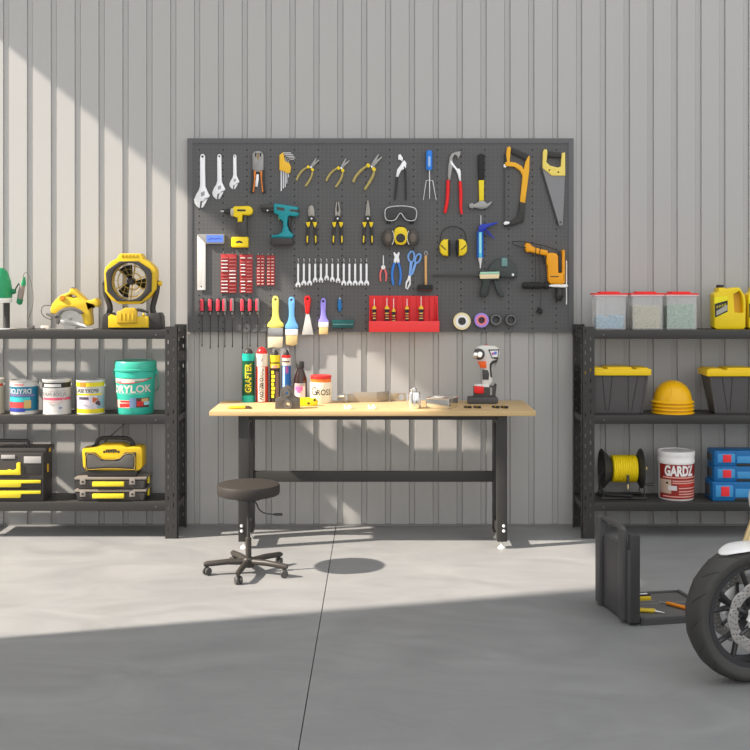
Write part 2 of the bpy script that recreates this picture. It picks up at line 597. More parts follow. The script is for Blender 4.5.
# hex keys
t = PTH('hex_key_set', 'set of steel hex keys in a yellow holder', 'hex keys', A((560, 118))[0])
for i, (u, v1, ut, vt) in enumerate(((541, 326, 594, 122), (552, 312, 604, 131), (562, 305, 611, 140), (571, 285, 616, 148), (580, 252, 610, 156))):
    TT('hex_key', steel, t, A((u, v1), (u, vt + 6), (u + 8, vt), (ut, vt)), (.0042 - i * .0004), .006, 6, 0)
PT('holder', mat('holder_yellow', (226, 178, 44), .45), t, A((532, 132), (552, 118), (560, 165), (584, 176), (594, 196), (590, 228), (574, 232), (560, 222), (532, 214)), .016, .0005, .003)

# pliers with pale handles
def pale_pliers(label, joint, tips, hA, hB, sc_):
    t = PTH('pliers', label, 'pliers', B(joint)[0], 'pale handled pliers on the pegboard')
    tan = mat('pale_grip', (160, 146, 88), .5)
    jx, jy = joint
    for i, (tx, ty) in enumerate(tips):
        dx, dy = tx - jx, ty - jy
        L_ = math.hypot(dx, dy); nx, ny = -dy / L_, dx / L_
        w = 10 * sc_
        PT('jaw', grey_steel, t, B((jx - nx * w, jy - ny * w), (jx + dx * .45 - nx * w * .9, jy + dy * .45 - ny * w * .9), (tx - nx * 3, ty - ny * 3), (tx + nx * 3, ty + ny * 3), (jx + dx * .45 + nx * w * .6, jy + dy * .45 + ny * w * .6), (jx + nx * w, jy + ny * w)), .009, .003 + .0005 * i, .002)
    MB().lathe([(0, -.014), (.006, -.014), (.007, -.012), (.007, 0)], (B(joint)[0][0], BY, B(joint)[0][1]), 'y', 14).build('pivot', steel, t)
    for pts in (hA, hB):
        rr = [.0065 * sc_, .0092 * sc_, .0098 * sc_, .009 * sc_, .007 * sc_][:len(pts)]
        h = TT('handle', tan, t, B(*pts), rr, .008 * sc_ + .0005, 10, 2)
        u, v = pts[0]
        PT('guard', yellow, h, B((u - 13 * sc_, v - 5 * sc_), (u, v - 12 * sc_), (u + 12 * sc_, v + 2), (u + 4, v + 13 * sc_), (u - 7, v + 10 * sc_)), .014, .002, .003, sm=1)
pale_pliers('pale handled long nose pliers, leftmost of the three slanted pairs', (112, 198), ((140, 150), (155, 158)), ((98, 196), (70, 210), (45, 240), (34, 268)), ((120, 210), (118, 240), (100, 275), (82, 300)), .8)
pale_pliers('pale handled combination pliers, middle one of the three slanted pairs', (274, 203), ((300, 152), (318, 162)), ((260, 202), (232, 214), (205, 245), (193, 272)), ((283, 214), (280, 245), (262, 280), (243, 306)), .85)
pale_pliers('pale handled combination pliers, largest and rightmost of the three slanted pairs', (438, 196), ((475, 128), (493, 142)), ((420, 188), (390, 205), (352, 245), (338, 278)), ((450, 208), (448, 240), (425, 280), (400, 318)), 1.05)

# black water pump pliers
t = PTH('water_pump_pliers', 'slim black handled water pump pliers with silver jaws', 'pliers', B((595, 130))[0])
PT('upper_jaw', bright, t, B((580, 132), (592, 128), (606, 150), (602, 168), (592, 160), (580, 158)), .011, .002, .002)
PT('lower_jaw', bright, t, B((600, 172), (612, 160), (624, 175), (622, 200), (612, 208), (596, 215), (580, 250), (568, 250), (574, 210), (590, 190)), .010, .003, .002)
TT('handle', black, t, B((574, 250), (570, 300), (566, 340), (562, 374)), [.008, .0075, .006, .005], .0085)
TT('handle', black, t, B((612, 195), (619, 225), (620, 300), (622, 374)), [.006, .0065, .007, .006], .0085)

# hand cultivator
R5 = pb(420, 145, 10)
t = PTH('hand_cultivator', 'three pronged steel hand cultivator with a blue handle', 'garden tool', R5((92, 48))[0])
(hx, hz0), (_, hz1) = R5((92, 250), (92, 50))
MB().lathe([(0, 0), (.020, 0), (.022, .008), (.021, .05), (.021, hz1 - hz0 - .02), (.018, hz1 - hz0 - .005), (0, hz1 - hz0)], (hx, BY - .0225, hz0), 'z', 20).build('handle', mat('cultivator_blue', (36, 116, 206), .4), t)
MB().box(hx - .008, hx + .008, BY - .0462, BY - .042, hz0 + .022, hz1 - .045, .002).build('grip_inlay', mat('pale_blue', (150, 186, 232), .4), t)
TT('tine', steel, t, R5((95, 250), (96, 400), (96, 540)), [.0042, .0042, .002], .0225)
TT('tine', steel, t, R5((95, 352), (62, 356), (52, 420), (33, 550)), [.003, .003, .003, .002], .0225, sm=0)
TT('tine', steel, t, R5((95, 352), (128, 356), (140, 430), (162, 548)), [.003, .003, .003, .002], .0225, sm=0)

# red pump pliers
t = PTH('water_pump_pliers', 'large red handled water pump pliers with hooked grey jaws', 'pliers', R5((330, 80))[0])
PT('upper_jaw', grey_steel, t, R5((284, 350), (278, 300), (284, 200), (296, 120), (318, 82), (360, 66), (408, 60), (404, 100), (380, 140), (372, 110), (350, 92), (326, 130), (332, 200), (318, 260), (304, 350)), .012, .003, .003)
PT('lower_jaw', steel, t, R5((300, 150), (318, 158), (340, 190), (372, 232), (402, 236), (408, 262), (412, 358), (392, 358), (380, 300), (362, 256), (326, 210), (306, 190)), .011, .0055, .003)
rg = mat('red_grip', (212, 18, 22), .35)
TT('handle', rg, t, R5((282, 350), (280, 450), (274, 560), (258, 640), (250, 680)), [.012, .0125, .012, .011, .010], .0135)
TT('handle', rg, t, R5((402, 362), (408, 450), (410, 540), (408, 620), (418, 690)), [.011, .012, .0115, .010, .009], .0135)

# claw hammer
t = PTH('claw_hammer', 'claw hammer hung head down with a black and yellow handle', 'hammer', C((240, 112))[0])
PT('grip', rubber, t, C((225, 116), (240, 110), (257, 116), (256, 180), (254, 234), (228, 234), (226, 180)), .024, .001, .006)
PT('handle', mat('hammer_yellow', (232, 208, 20), .4), t, C((229, 234), (254, 234), (253, 332), (231, 332)), .020, .003, .005)
PT('head', grey_steel, t, C((183, 346), (200, 342), (206, 348), (222, 340), (232, 332), (254, 332), (268, 345), (295, 330), (284, 350), (266, 366), (244, 372), (218, 366), (206, 364), (200, 370), (184, 364)), .026, .001, .004)

# hacksaw
t = PTH('hacksaw', 'orange framed hacksaw with black grip and thin vertical blade', 'saw', C((372, 78))[0])
PT('frame', amber, t, C((352, 150), (362, 82), (374, 76), (380, 86), (374, 148), (402, 152), (430, 168), (440, 184), (448, 150), (454, 122), (468, 120), (466, 190), (456, 270), (446, 344), (422, 340), (430, 260), (434, 214), (424, 192), (396, 172), (352, 168)), .020, .002, .004)
PT('grip', black, t, C((384, 82), (412, 92), (466, 118), (456, 134), (452, 146), (440, 136), (404, 118), (384, 110)), .024, .001, .006)
PT('grip_front', black, t, C((350, 112), (357, 110), (362, 148), (352, 152)), .023, .001, .002)
PT('lower_arm', black, t, C((422, 334), (447, 340), (440, 430), (420, 436), (382, 450), (350, 452), (346, 436), (372, 428), (408, 408), (416, 380)), .022, .001, .005)
PT('blade', mat('blade_grey', (58, 58, 60), .4, .5), t, C((348, 168), (354, 168), (354, 434), (348, 434)), .002, .010, 0)
PT('blade_clip', bright, t, C((346, 160), (360, 162), (358, 176), (346, 174)), .012, .006, .002)
PT('blade_clip', bright, t, C((344, 438), (352, 428), (374, 430), (372, 440), (352, 446)), .025, .001, .003)

# hand saw
t = PTH('hand_saw', 'hand saw hung by a pale yellow handle with a black grip', 'saw', C((585, 92))[0])
PT('handle', mat('saw_yellow', (230, 208, 104), .45), t, C((530, 100), (536, 90), (548, 90), (552, 104), (550, 124), (546, 150), (562, 166), (600, 176), (614, 170), (616, 130), (618, 108), (634, 104), (635, 214), (572, 214), (528, 178)), .022, .001, .004, [c_ring(C, 560, 188, 4, 4.69, 10), c_ring(C, 602, 198, 4, 4.69, 10)])
PT('grip', black, t, C((550, 102), (560, 100), (610, 106), (618, 110), (616, 130), (584, 130), (552, 124)), .026, .001, .006)
PT('blade', mat('saw_blade', (112, 112, 114), .4, .5), t, C((520, 172), (548, 190), (572, 212), (634, 212), (630, 330), (624, 446), (604, 448)), .002, .011, 0, [c_ring(C, 613, 432, 5, 4.69, 10)])
PT('blade_edge', black, t, C((519, 172), (526, 174), (608, 448), (600, 446)), .0024, .0108, 0)

# drills
P = pb(220, 195, 8.333)
def chuck(par, m, u0, u1, v, prof, off, cr=P, n=20):
    (x0, z0), (x1, _) = cr((u0, v), (u1, v))
    MB().lathe([(r * U / 8.333, x0 + (x1 - x0) * f) for f, r in prof], (0, BY - off, z0), 'x', n).build('chuck' if m != steel else 'bit', m, par)
t = PTH('cordless_drill', 'yellow cordless drill with a dark grip hanging on the pegboard', 'drill', P((180, 95))[0])
body = PT('body', yellow, t, P((108, 108), (125, 95), (240, 92), (262, 102), (275, 122), (275, 150), (262, 166), (236, 172), (192, 168), (188, 226), (150, 228), (148, 190), (118, 182), (105, 160)), .055, .001, .014)
PT('vent', black, body, P((148, 122), (218, 122), (218, 138), (148, 138)), .002, .0555, 0)
PT('grip', dark, t, P((154, 222), (192, 220), (200, 172), (226, 172), (226, 240), (230, 352), (156, 352), (148, 290)), .040, .006, .010)
bt = PT('battery', yellow, t, P((98, 362), (104, 350), (232, 350), (238, 362), (238, 428), (230, 438), (106, 438), (98, 428)), .060, .001, .008)
PT('emblem', black, bt, P((134, 398), (146, 386), (165, 380), (184, 386), (198, 398), (182, 403), (165, 399), (148, 403)), .001, .0605, 0)
chuck(t, black, 34, 98, 138, [(0, 0), (0, 12), (.2, 18), (.6, 22), (1, 28), (1, 0)], .030)
chuck(t, mat('collar_grey', (170, 166, 150), .4), 92, 118, 144, [(0, 0), (0, 32), (.5, 36), (1, 36), (1, 0)], .030)
chuck(t, steel, 2, 36, 136, [(0, 0), (0, 2), (.5, 9), (1, 7), (1, 0)], .030)

t = PTH('cordless_drill', 'teal cordless drill with a black battery hanging on the pegboard', 'drill', P((520, 80))[0])
body = PT('body', teal, t, P((450, 76), (470, 72), (620, 95), (662, 108), (640, 138), (664, 158), (642, 182), (582, 176), (570, 186), (562, 250), (582, 300), (614, 332), (604, 362), (430, 360), (432, 336), (488, 330), (518, 310), (528, 262), (526, 222), (506, 205), (490, 200), (488, 168), (450, 152)), .055, .001, .012)
PT('side_panel', dark, body, P((474, 102), (540, 110), (540, 134), (480, 126)), .002, .0555, 0)
PT('rear_vent', dark, body, P((582, 122), (652, 126), (656, 136), (640, 142), (588, 138)), .002, .0555, 0)
PT('trigger', mat('trigger_lime', (190, 200, 70), .4), t, P((488, 160), (504, 152), (510, 182), (502, 208), (488, 204)), .03, .014, .003)
PT('grip', black, t, P((572, 182), (592, 182), (588, 260), (600, 312), (588, 304), (572, 250)), .040, .008, .004)
PT('battery', mat('battery_dark', (54, 52, 52), .5), t, P((430, 358), (608, 362), (612, 416), (428, 418)), .065, .001, .006)
chuck(t, dark, 335, 452, 98, [(0, 0), (0, 14), (.3, 20), (.7, 24), (1, 24), (1, 0)], .030)
chuck(t, black, 345, 452, 126, [(0, 0), (0, 8), (.4, 18), (.8, 22), (1, 22), (1, 0)], .034)
(x, z), = P((400, 132)); MB().ell((x, BY - .055, z), .006, .006, .006).build('rivet', bright, t)

# black and yellow hand tools of the middle row
def bicolour(name, label, cat, cu, kind):
    t = PTH(name, label, cat, B((cu, 440))[0], 'black and yellow handled pliers on the pegboard')
    jm = mat('jaw_grey', (140, 136, 130), .4, .5)
    if kind == 0:
        PT('jaw', jm, t, B((cu - 20, 432), (cu - 16, 412), (cu - 3, 401), (cu + 8, 406), (cu + 15, 428), (cu + 16, 460), (cu + 2, 468), (cu - 18, 460)), .010, .004, .002)
    elif kind == 1:
        for s in (-1, 1):
            PT('jaw', jm, t, B((cu, 462), (cu + s * 14, 460), (cu + s * 15, 430), (cu + s * 8, 386), (cu + s * 2, 382), (cu + s * 2, 396), (cu + s * 6, 420), (cu + s * 4, 436), (cu, 440)), .011, .0035, .002)
    else:
        for s in (-1, 1):
            PT('jaw', jm, t, B((cu, 462), (cu + s * 13, 460), (cu + s * 11, 430), (cu + s * 4, 378), (cu, 376)), .011, .0035, .002)
    PT('joint', black, t, B((cu - 14, 462), (cu, 455), (cu + 14, 462), (cu + 20, 478), (cu + 14, 494), (cu - 14, 494), (cu - 20, 478)), .014, .002, .003, sm=1)
    (x, z), = B((cu, 474)); MB().lathe([(0, -.019), (.006, -.019), (.007, -.016), (.007, 0)], (x, BY, z), 'y', 14).build('pivot', steel, t)
    for s in (-1, 1):
        h = PT('handle', black, t, B((cu + s * 6, 488), (cu + s * 22, 494), (cu + s * 28, 530), (cu + s * 30, 606), (cu + s * 26, 614), (cu + s * 16, 612), (cu + s * 13, 560), (cu + s * 12, 520)), .018, .001, .004)
        PT('guard', yellow, h, B((cu + s * 6, 492), (cu + s * 30, 494), (cu + s * 27, 506), (cu + s * 20, 522), (cu + s * 12, 516), (cu + s * 9, 502)), .021, .0005, .003)
        PT('inlay', yellow, h, B((cu + s * 18, 566), (cu + s * 26, 566), (cu + s * 27, 600), (cu + s * 20, 606)), .0195, .001, .002)
bicolour('side_cutters', 'black and yellow side cutters with a rounded blade', 'cutters', 115, 0)
bicolour('combination_pliers', 'black and yellow combination pliers with a blunt open jaw', 'pliers', 255, 1)
bicolour('long_nose_pliers', 'black and yellow long nose pliers with a needle tip', 'pliers', 417, 2)

# goggles
t = PTH('safety_goggles', 'clear rimmed smoked safety goggles above the respirator', 'goggles', B((592, 408))[0])
gp = [(508, 440), (514, 420), (540, 411), (590, 406), (645, 411), (672, 420), (679, 440), (676, 472), (664, 487), (628, 486), (612, 472), (600, 450), (592, 446), (584, 450), (572, 472), (558, 486), (522, 486), (510, 472)]
MB().plate(B(*gp), BY - .030, .004, .001, sm=2).build('lens', lens_m, t)
bx_ = MB()
pp = chaikin(B(*gp), 2)
bx_.tube([(x, BY - .032, z) for x, z in pp], .0038, 8, closed=True)
bx_.build('rim', mat('clear_rim', (178, 180, 182), .3), t)
b = MB()
for u in (520, 664):
    (x, z), = B((u, 452)); b.box(x - .004, x + .004, BY - .032, BY, z - .03, z + .03, .001)
b.build('side_shield', mat('smoke_side', (70, 70, 72), .4), t)
b = MB()
for u in (530, 652):
    (x, z), = B((u, 494)); b.box(x - .014, x + .014, BY - .02, BY, z - .007, z + .007, .003)
b.build('strap', rubber, t)

# respirator
t = PTH('respirator_mask', 'yellow half mask respirator with two round grey filters', 'respirator', B((592, 515))[0])
b = MB(); (x, z), = B((592, 562)); b.ell((x, BY - .028, z), .047, .028, .064); b.build('face_cup', rubber, t)
PT('mask_body', yellow, t, B((556, 545), (566, 525), (592, 518), (618, 525), (630, 545), (630, 585), (618, 612), (592, 618), (566, 612), (556, 588)), .032, .030, .012, sm=1)
(x, z), = B((592, 580)); MB().lathe([(0, -.075), (.026, -.075), (.030, -.070), (.030, -.03), (0, -.03)], (x, BY, z), 'y', 24).build('exhale_valve', black, t)
for s in (-1, 1):
    (x, z), = B((592 + s * 66, 578))
    fl = MB().lathe([(0, -.062), (.026, -.062), (.036, -.056), (.043, -.045), (.043, -.012), (.036, 0), (0, 0)], (0, 0, 0), 'y', 28).xf(Matrix.Translation((x, BY, z)) @ Matrix.Diagonal((.96, 1, 1.34, 1))).build('filter', mat('filter_grey', (66, 63, 60), .6), t)
    MB().lathe([(0, -.0655), (.018, -.0655), (.024, -.0625), (0, -.0625)], (0, 0, 0), 'y', 24).xf(Matrix.Translation((x, BY, z)) @ Matrix.Diagonal((.82, 1, 1.22, 1))).build('filter_pad', mat('filter_pad', (96, 88, 80), .7), fl)
    TT('retaining_clip', mat('clip_white', (200, 200, 196), .4), t, B((592 + s * 44, 540), (592 + s * 36, 555), (592 + s * 34, 580), (592 + s * 38, 600), (592 + s * 46, 615)), .0028, .056, 8, 2)

# ear muffs
t = PTH('ear_muffs', 'yellow ear muffs with a thin black headband', 'ear muffs', C((109, 452))[0])
TT('headband', black, t, C((50, 545), (48, 500), (60, 470), (85, 455), (109, 451), (133, 455), (158, 470), (170, 500), (168, 545)), .0035, .030, 8, 2)
for s in (-1, 1):
    def mm(u): return 109 + s * (u - 109)
    PT('ear_cup', yellow, t, C((mm(86), 512), (mm(66), 512), (mm(52), 522), (mm(44), 545), (mm(46), 572), (mm(60), 588), (mm(86), 592)), .050, .004, .014)
    PT('cushion', rubber, t, C((mm(84), 516), (mm(94), 518), (mm(97), 550), (mm(94), 588), (mm(84), 590)), .056, .001, .010)
    TT('yoke', black, t, C((mm(50), 540), (mm(62), 552), (mm(74), 562)), .003, .055, 8, 0)

# caulking gun
t = PTH('caulking_gun', 'blue caulking gun holding a pale cartridge nozzle down', 'caulking gun', C((238, 400))[0])
TT('push_rod', steel, t, C((238, 400), (238, 480)), .003, .030)
(x, z0), (_, z1) = C((235, 598), (235, 476))
MB().lathe([(.0, 0), (.024, 0), (.024, .012), (.0225, .014), (.0225, z1 - z0 - .01), (.024, z1 - z0 - .008), (.024, z1 - z0), (0, z1 - z0)], (x, BY - .026, z0), 'z', 24, math.radians(-60), math.radians(240)).build('barrel', blue, t)
MB().lathe([(0, 0.002), (.0205, .002), (.0205, z1 - z0 - .004), (0, z1 - z0 - .004)], (x, BY - .026, z0), 'z', 24).build('cartridge', mat('cartridge_cyan', (72, 178, 208), .35), t)
MB().wrap(x, BY - .026, .0206, .0206, z0 + .03, z1 - .01, -22, 18).build('cartridge_label', mat('label_pale', (150, 214, 226), .4), t)
(xn, zn), = C((236, 648)); MB().lathe([(.017, z0 - zn), (.012, z0 - zn - .012), (.006, .03), (.003, 0), (0, 0)], (xn, BY - .026, zn), 'z', 18).build('nozzle', white, t)
navy = mat('gun_blue', (26, 50, 158), .4)
PT('frame', navy, t, C((228, 452), (242, 440), (262, 440), (318, 431), (318, 436), (270, 456), (246, 478), (226, 478)), .018, .018, .003)
TT('trigger', navy, t, C((250, 455), (268, 470), (285, 490), (302, 510)), [.004, .004, .0035, .003], .027)
TT('trigger', navy, t, C((248, 462), (262, 482), (284, 498)), .003, .027)

# bar clamp
t = PTH('bar_clamp', 'dark green quick release bar clamp lying level on the pegboard', 'clamp', F_((300, 360))[0])
gg = mat('clamp_green', (54, 60, 59), .5)
PT('bar', mat('clamp_bar', (62, 62, 62), .4, .5), t, F_((14, 370), (380, 366), (380, 380), (14, 382)), .008, .024, .001)
PT('fixed_jaw', gg, t, F_((286, 362), (298, 330), (322, 304), (352, 292), (398, 296), (424, 330), (434, 366), (432, 390), (400, 388), (372, 384), (356, 388), (340, 360), (318, 356), (302, 372)), .040, .004, .006)
PT('jaw_pad', mat('pad_teal', (96, 132, 130), .5), t, F_((356, 290), (384, 290), (386, 332), (356, 332)), .050, .002, .003)
bd = PT('sliding_head', mat('clamp_head', (44, 52, 50), .5), t, F_((248, 356), (346, 356), (350, 372), (346, 396), (300, 404), (290, 470), (276, 486), (252, 480), (250, 460), (262, 420), (262, 402), (246, 392)), .040, .004, .005)
PT('name_plate', mat('plate_cream', (214, 196, 160), .5), bd, F_((246, 372), (346, 370), (342, 392), (250, 394)), .004, .044, .001)
PT('plate_edge', mat('plate_mint', (150, 196, 172), .5), bd, F_((250, 360), (344, 358), (346, 369), (248, 371)), .004, .044, .001)
PT('trigger', gg, t, F_((318, 400), (334, 404), (350, 440), (372, 480), (366, 486), (346, 478), (330, 444)), .020, .012, .004)
(x, z), = F_((413, 374)); MB().lathe([(0, -.047), (.008, -.046), (.009, -.043), (0, -.043)], (x, BY, z), 'y', 12).build('pin', bright, t)

# mains hammer drill
X = pb(500, 230, 8.333)
t = PTH('hammer_drill', 'orange mains drill hung nose down with black side handle and cable', 'drill', X((230, 98))[0])
oj = mat('drill_orange', (222, 150, 8), .42)
PT('body', oj, t, X((384, 200), (404, 190), (440, 190), (466, 198), (480, 216), (482, 356), (510, 356), (510, 172), (522, 164), (536, 170), (536, 440), (520, 452), (416, 450), (394, 424), (390, 300), (380, 270)), .060, .001, .012)
PT('rear_handle', oj, t, X((206, 120), (222, 98), (244, 106), (262, 132), (300, 148), (396, 172), (396, 216), (372, 214), (300, 198), (252, 184), (222, 186), (206, 160)), .045, .006, .010)
PT('motor_vent', black, t, X((484, 200), (508, 200), (508, 352), (484, 352)), .045, .004, .002)
PT('housing_seam', black, t, X((412, 384), (480, 384), (480, 392), (412, 392)), .001, .0608, 0)
PT('trigger', black, t, X((352, 212), (384, 216), (384, 276), (360, 268), (366, 240)), .024, .018, .004)
TT('cable', black, t, X((212, 150), (150, 138), (105, 122), (94, 100), (120, 96), (200, 98), (300, 120), (400, 140), (480, 178), (490, 196)), .0030, .052, 8, 2)
TT('cable', black, t, X((296, 130), (288, 250), (292, 440)), .0022, .053, 8, 1)
TT('cable', black, t, X((338, 130), (318, 220), (322, 360), (338, 470), (334, 640)), .0022, .053, 8, 2)
PT('plug', rubber, t, X((306, 680), (322, 660), (318, 640), (338, 650), (356, 664), (354, 690), (340, 700), (324, 690)), .030, .002, .005)
(x0, z0), (x1, _) = X((184, 462), (402, 462)); L_ = x1 - x0
MB().lathe([(0, 0), (.018, .001), (.022, .01), (.022, L_ - .05), (.019, L_ - .045), (.019, L_ - .03), (.023, L_ - .025), (.023, L_), (0, L_)], (x0, BY - .034, z0), 'x', 20).build('side_handle', rubber, t)
PT('clamp_collar', white, t, X((402, 458), (440, 452), (540, 452), (562, 460), (562, 470), (540, 480), (440, 476), (402, 470)), .046, .011, .006)
TT('depth_stop', white, t, X((553, 256), (553, 620)), .0042, .030, 10, 0)
(x, z0), (_, z1) = X((491, 592), (491, 486)); H = z1 - z0
MB().lathe([(0, 0), (.014, 0), (.020, .012), (.026, .03), (.027, H - .03), (.020, H - .02), (.018, H), (0, H)], (x, BY - .032, z0), 'z', 20).build('chuck', black, t)

# try square
t = PTH('try_square', 'steel try square with a blue labelled stock', 'try square', D_((92, 50))[0])
PT('blade', mat('ruler_steel', (226, 220, 216), .35, .3), t, D_((90, 52), (135, 96), (135, 349), (90, 349)), .004, .008, .001, [c_ring(D_, 112, 331, 5, 5.357, 10)])
PT('stock', mat('stock_grey', (138, 138, 138), .45, .3), t, D_((91, 49), (236, 49), (236, 101), (136, 101), (132, 94)), .020, .001, .002)
PT('stock_label', mat('label_blue', (86, 118, 206), .4), t, D_((141, 54), (231, 54), (231, 92), (141, 92)), .0008, .0212, 0)
TT('printed_mark', mat('mark_blue', (40, 62, 160), .4), t, D_((150, 78), (170, 70), (190, 76), (206, 68), (222, 76)), .0022, .0215, 6, 1)

# red racks of small bits
def bit_rack(label, u0, u1, v0, v1, cols, rows, glabel, seed):
    RR = pb(210, 245, 9.375)
    t = PTH('bit_rack', label, 'bit rack', RR(((u0 + u1) / 2, v0))[0], 'red bit racks on the pegboard')
    PT('back_plate', mat('rack_red', (158, 44, 46), .5), t, RR((u0, v0), (u1, v0), (u1, v1), (u0, v1)), .005, .0005, .001)
    cw = (u1 - u0) / cols
    rnd = random.Random(seed)
    for c in range(cols):
        a, b_ = u0 + cw * c + 5, u0 + cw * (c + 1) - 5
        sl = MB()
        for r in range(rows):
            v = v0 + 34 + (v1 - v0 - 48) * r / (rows - 1)
            (xa, z), (xb, _) = RR((a, v), (b_, v))
            sl.box(xa, xb, BY - .012, BY - .005, z - .0065, z + .0005, .001)
        sl.build('clip_row', mat('rack_clip', (150, 84, 82), .5), t)
        for r in range(rows):
            v = v0 + 34 + (v1 - v0 - 48) * r / (rows - 1)
            if cols == 2 and rows > 9 and (rnd.random() < (.25 if c == (0 if seed == 1 else 0) else .62)): continue
            sh = rnd.choice((0, 0, 8)) if rows > 9 else 0
            (xa, z), (xb, _) = RR((a + 2 + sh, v), (b_ - 2, v))
            o = MB().lathe([(0, 0), (.0034, 0), (.0036, .003), (.0036, xb - xa - .003), (.0026, xb - xa), (0, xb - xa)], (xa, BY - .0125, z + .0015), 'x', 8).build('steel_bit', bright if rows > 9 else mat('dull_bit', (206, 176, 172), .4, .3), None, (xa, BY - .0125, z + .0015))
            for vv in o.data.vertices: pass
            tag(o, glabel, 'bit', glabel)
    for c in range(2):
        hook(210 + (u0 + (u1 - u0) * (.2 + .55 * c)) / 9.375, 245 + (v0 - 8) / 9.375, 'tiny steel hook above a red bit rack on the pegboard')
bit_rack('red rack of small steel bits, leftmost and widest one below the yellow drill', 97, 245, 85, 452, 2, 11, 'small steel bit clipped in the leftmost red rack', 1)
bit_rack('red rack of small steel bits, second one from the left', 275, 395, 90, 452, 2, 11, 'small steel bit clipped in the second red rack from the left', 2)
bit_rack('short red rack of small bits, third one from the left', 435, 510, 96, 382, 2, 9, 'small dull bit clipped in the third red rack from the left', 3)
bit_rack('short red rack of small bits, rightmost one below the teal drill', 528, 604, 98, 382, 2, 9, 'small dull bit clipped in the rightmost red rack', 4)

# spanners
ORD = ['first', 'second', 'third', 'fourth', 'fifth', 'sixth', 'seventh', 'eighth', 'ninth', 'tenth', 'eleventh', 'twelfth', 'thirteenth']
for i, vb in enumerate((291, 283, 283, 269, 269, 259, 266, 271, 283, 283, 283, 283, 283)):
    u = 37 + 26.8 * i
    extra = {0: ', the longest', 5: ', the shortest'}.get(i, '')
    t = PTH('open_ended_spanner', 'slim steel spanner%s, %s from the left in the row of thirteen' % (extra, ORD[i]), 'spanner', E_((u, 165))[0], 'row of thirteen steel spanners')
    k = 1.0 if vb > 280 else .9
    PT('body', bright, t, E_((u - 5, 188), (u - 4, 182), (u, 180), (u + 4, 182), (u + 5, 188), (u + 4.5, vb - 24), (u + 11 * k, vb - 16), (u + 13 * k, vb - 6), (u + 9 * k, vb + 2), (u + 4 * k, vb), (u + 4 * k, vb - 9), (u - 3 * k, vb - 9), (u - 4 * k, vb + 1), (u - 9 * k, vb + 1), (u - 13 * k, vb - 7), (u - 11 * k, vb - 16), (u - 4.5, vb - 24)), .007, .004, .0015)
    hook(290 + u / 4.6875, 225 + 163 / 4.6875, 'tiny steel hook holding up a spanner on the pegboard')
    (x, z), = E_((u, 170)); MB().tube([(x, BY - .008, z + .018), (x + .003, BY - .008, z + .008), (x, BY - .008, z - .006)], .0014, 6).build('loop', steel, t)

# small hand tools
t = PTH('mini_pliers', 'small long nose pliers with pink red handles', 'pliers', E_((437, 140))[0])
PT('jaw', steel, t, E_((434, 190), (436, 142), (439, 142), (441, 190)), .009, .004, .001)
(x, z), = E_((437, 198)); MB().lathe([(0, -.016), (.013, -.016), (.015, -.013), (.015, -.002), (0, -.002)], (x, BY, z), 'y', 18).build('pivot', white, t)
pk = mat('pink_grip', (226, 110, 112), .45)
for s in (-1, 1):
    TT('handle', pk, t, E_((437 + s * 4, 204), (437 + s * 12, 218), (437 + s * 15, 240), (437 + s * 12, 264)), [.006, .0065, .0065, .005], .008, 10, 2)
t = PTH('end_nippers', 'end cutting nippers with long bright blue handles', 'nippers', E_((499, 125))[0])
PT('jaw', bright, t, E_((484, 130), (490, 126), (497, 136), (502, 136), (508, 126), (515, 130), (510, 150), (514, 166), (512, 184), (503, 180), (500, 168), (496, 180), (486, 184), (486, 166), (490, 150)), .012, .003, .002)
bg_ = mat('nipper_blue', (52, 116, 200), .4)
for s in (-1, 1):
    TT('handle', bg_, t, E_((499 + s * 8, 176), (499 + s * 17, 200), (499 + s * 21, 235), (499 + s * 18, 262), (499 + s * 14, 282)), [.008, .009, .009, .0085, .007], .010, 10, 2)
t = PTH('snips', 'light blue handled snips hung with white blades down', 'snips', E_((582, 122))[0])
lb = mat('snips_blue', (118, 164, 226), .4)
PTS = E_
def loop(par, pts, r, off, m):
    q = chaikin(E_(*pts), 2)
    MB().tube([(x, BY - off, z) for x, z in q], r, 8, closed=True).build('handle_loop', m, par)
loop(t, ((568, 122), (580, 126), (584, 150), (578, 172), (566, 174), (555, 160), (554, 140)), .0062, .008, lb)
loop(t, ((590, 148), (604, 134), (614, 140), (612, 160), (600, 178), (588, 176), (586, 164)), .0062, .010, lb)
PT('shank', lb, t, E_((562, 172), (576, 172), (570, 214), (566, 240), (556, 236)), .011, .003, .003)
PT('shank', lb, t, E_((586, 172), (596, 176), (578, 232), (566, 238), (574, 204)), .011, .004, .003)
PT('blade', bright, t, E_((556, 234), (570, 236), (560, 258), (550, 272), (546, 302), (540, 296), (542, 268), (550, 254)), .007, .003, .002)
PT('blade', bright, t, E_((554, 240), (566, 250), (566, 280), (552, 304), (547, 300), (558, 276), (560, 260), (552, 250)), .007, .0045, .002)
t = PTH('wooden_mallet', 'mallet with a plain wooden handle and a black rubber head', 'mallet', E_((637, 130))[0])
PT('handle', mat('mallet_wood', (196, 152, 96), .55), t, E_((630, 145), (636, 140), (643, 145), (642, 200), (643, 282), (631, 282), (631, 200)), .016, .012, .005)
PT('head', rubber, t, E_((598, 284), (604, 280), (662, 280), (669, 284), (668, 304), (598, 304)), .045, .001, .006)
PT('head_face', mat('mallet_face', (74, 30, 28), .5), t, E_((600, 303), (667, 303), (665, 309), (602, 309)), .040, .003, .002)
(x, z), = E_((637, 132)); MB().tube([(x - .008, BY - .02, z - .012), (x - .009, BY - .02, z + .006), (x, BY - .02, z + .014), (x + .009, BY - .02, z + .006), (x + .008, BY - .02, z - .012)], .002, 8, sm=1).build('hanging_ring', steel, t)

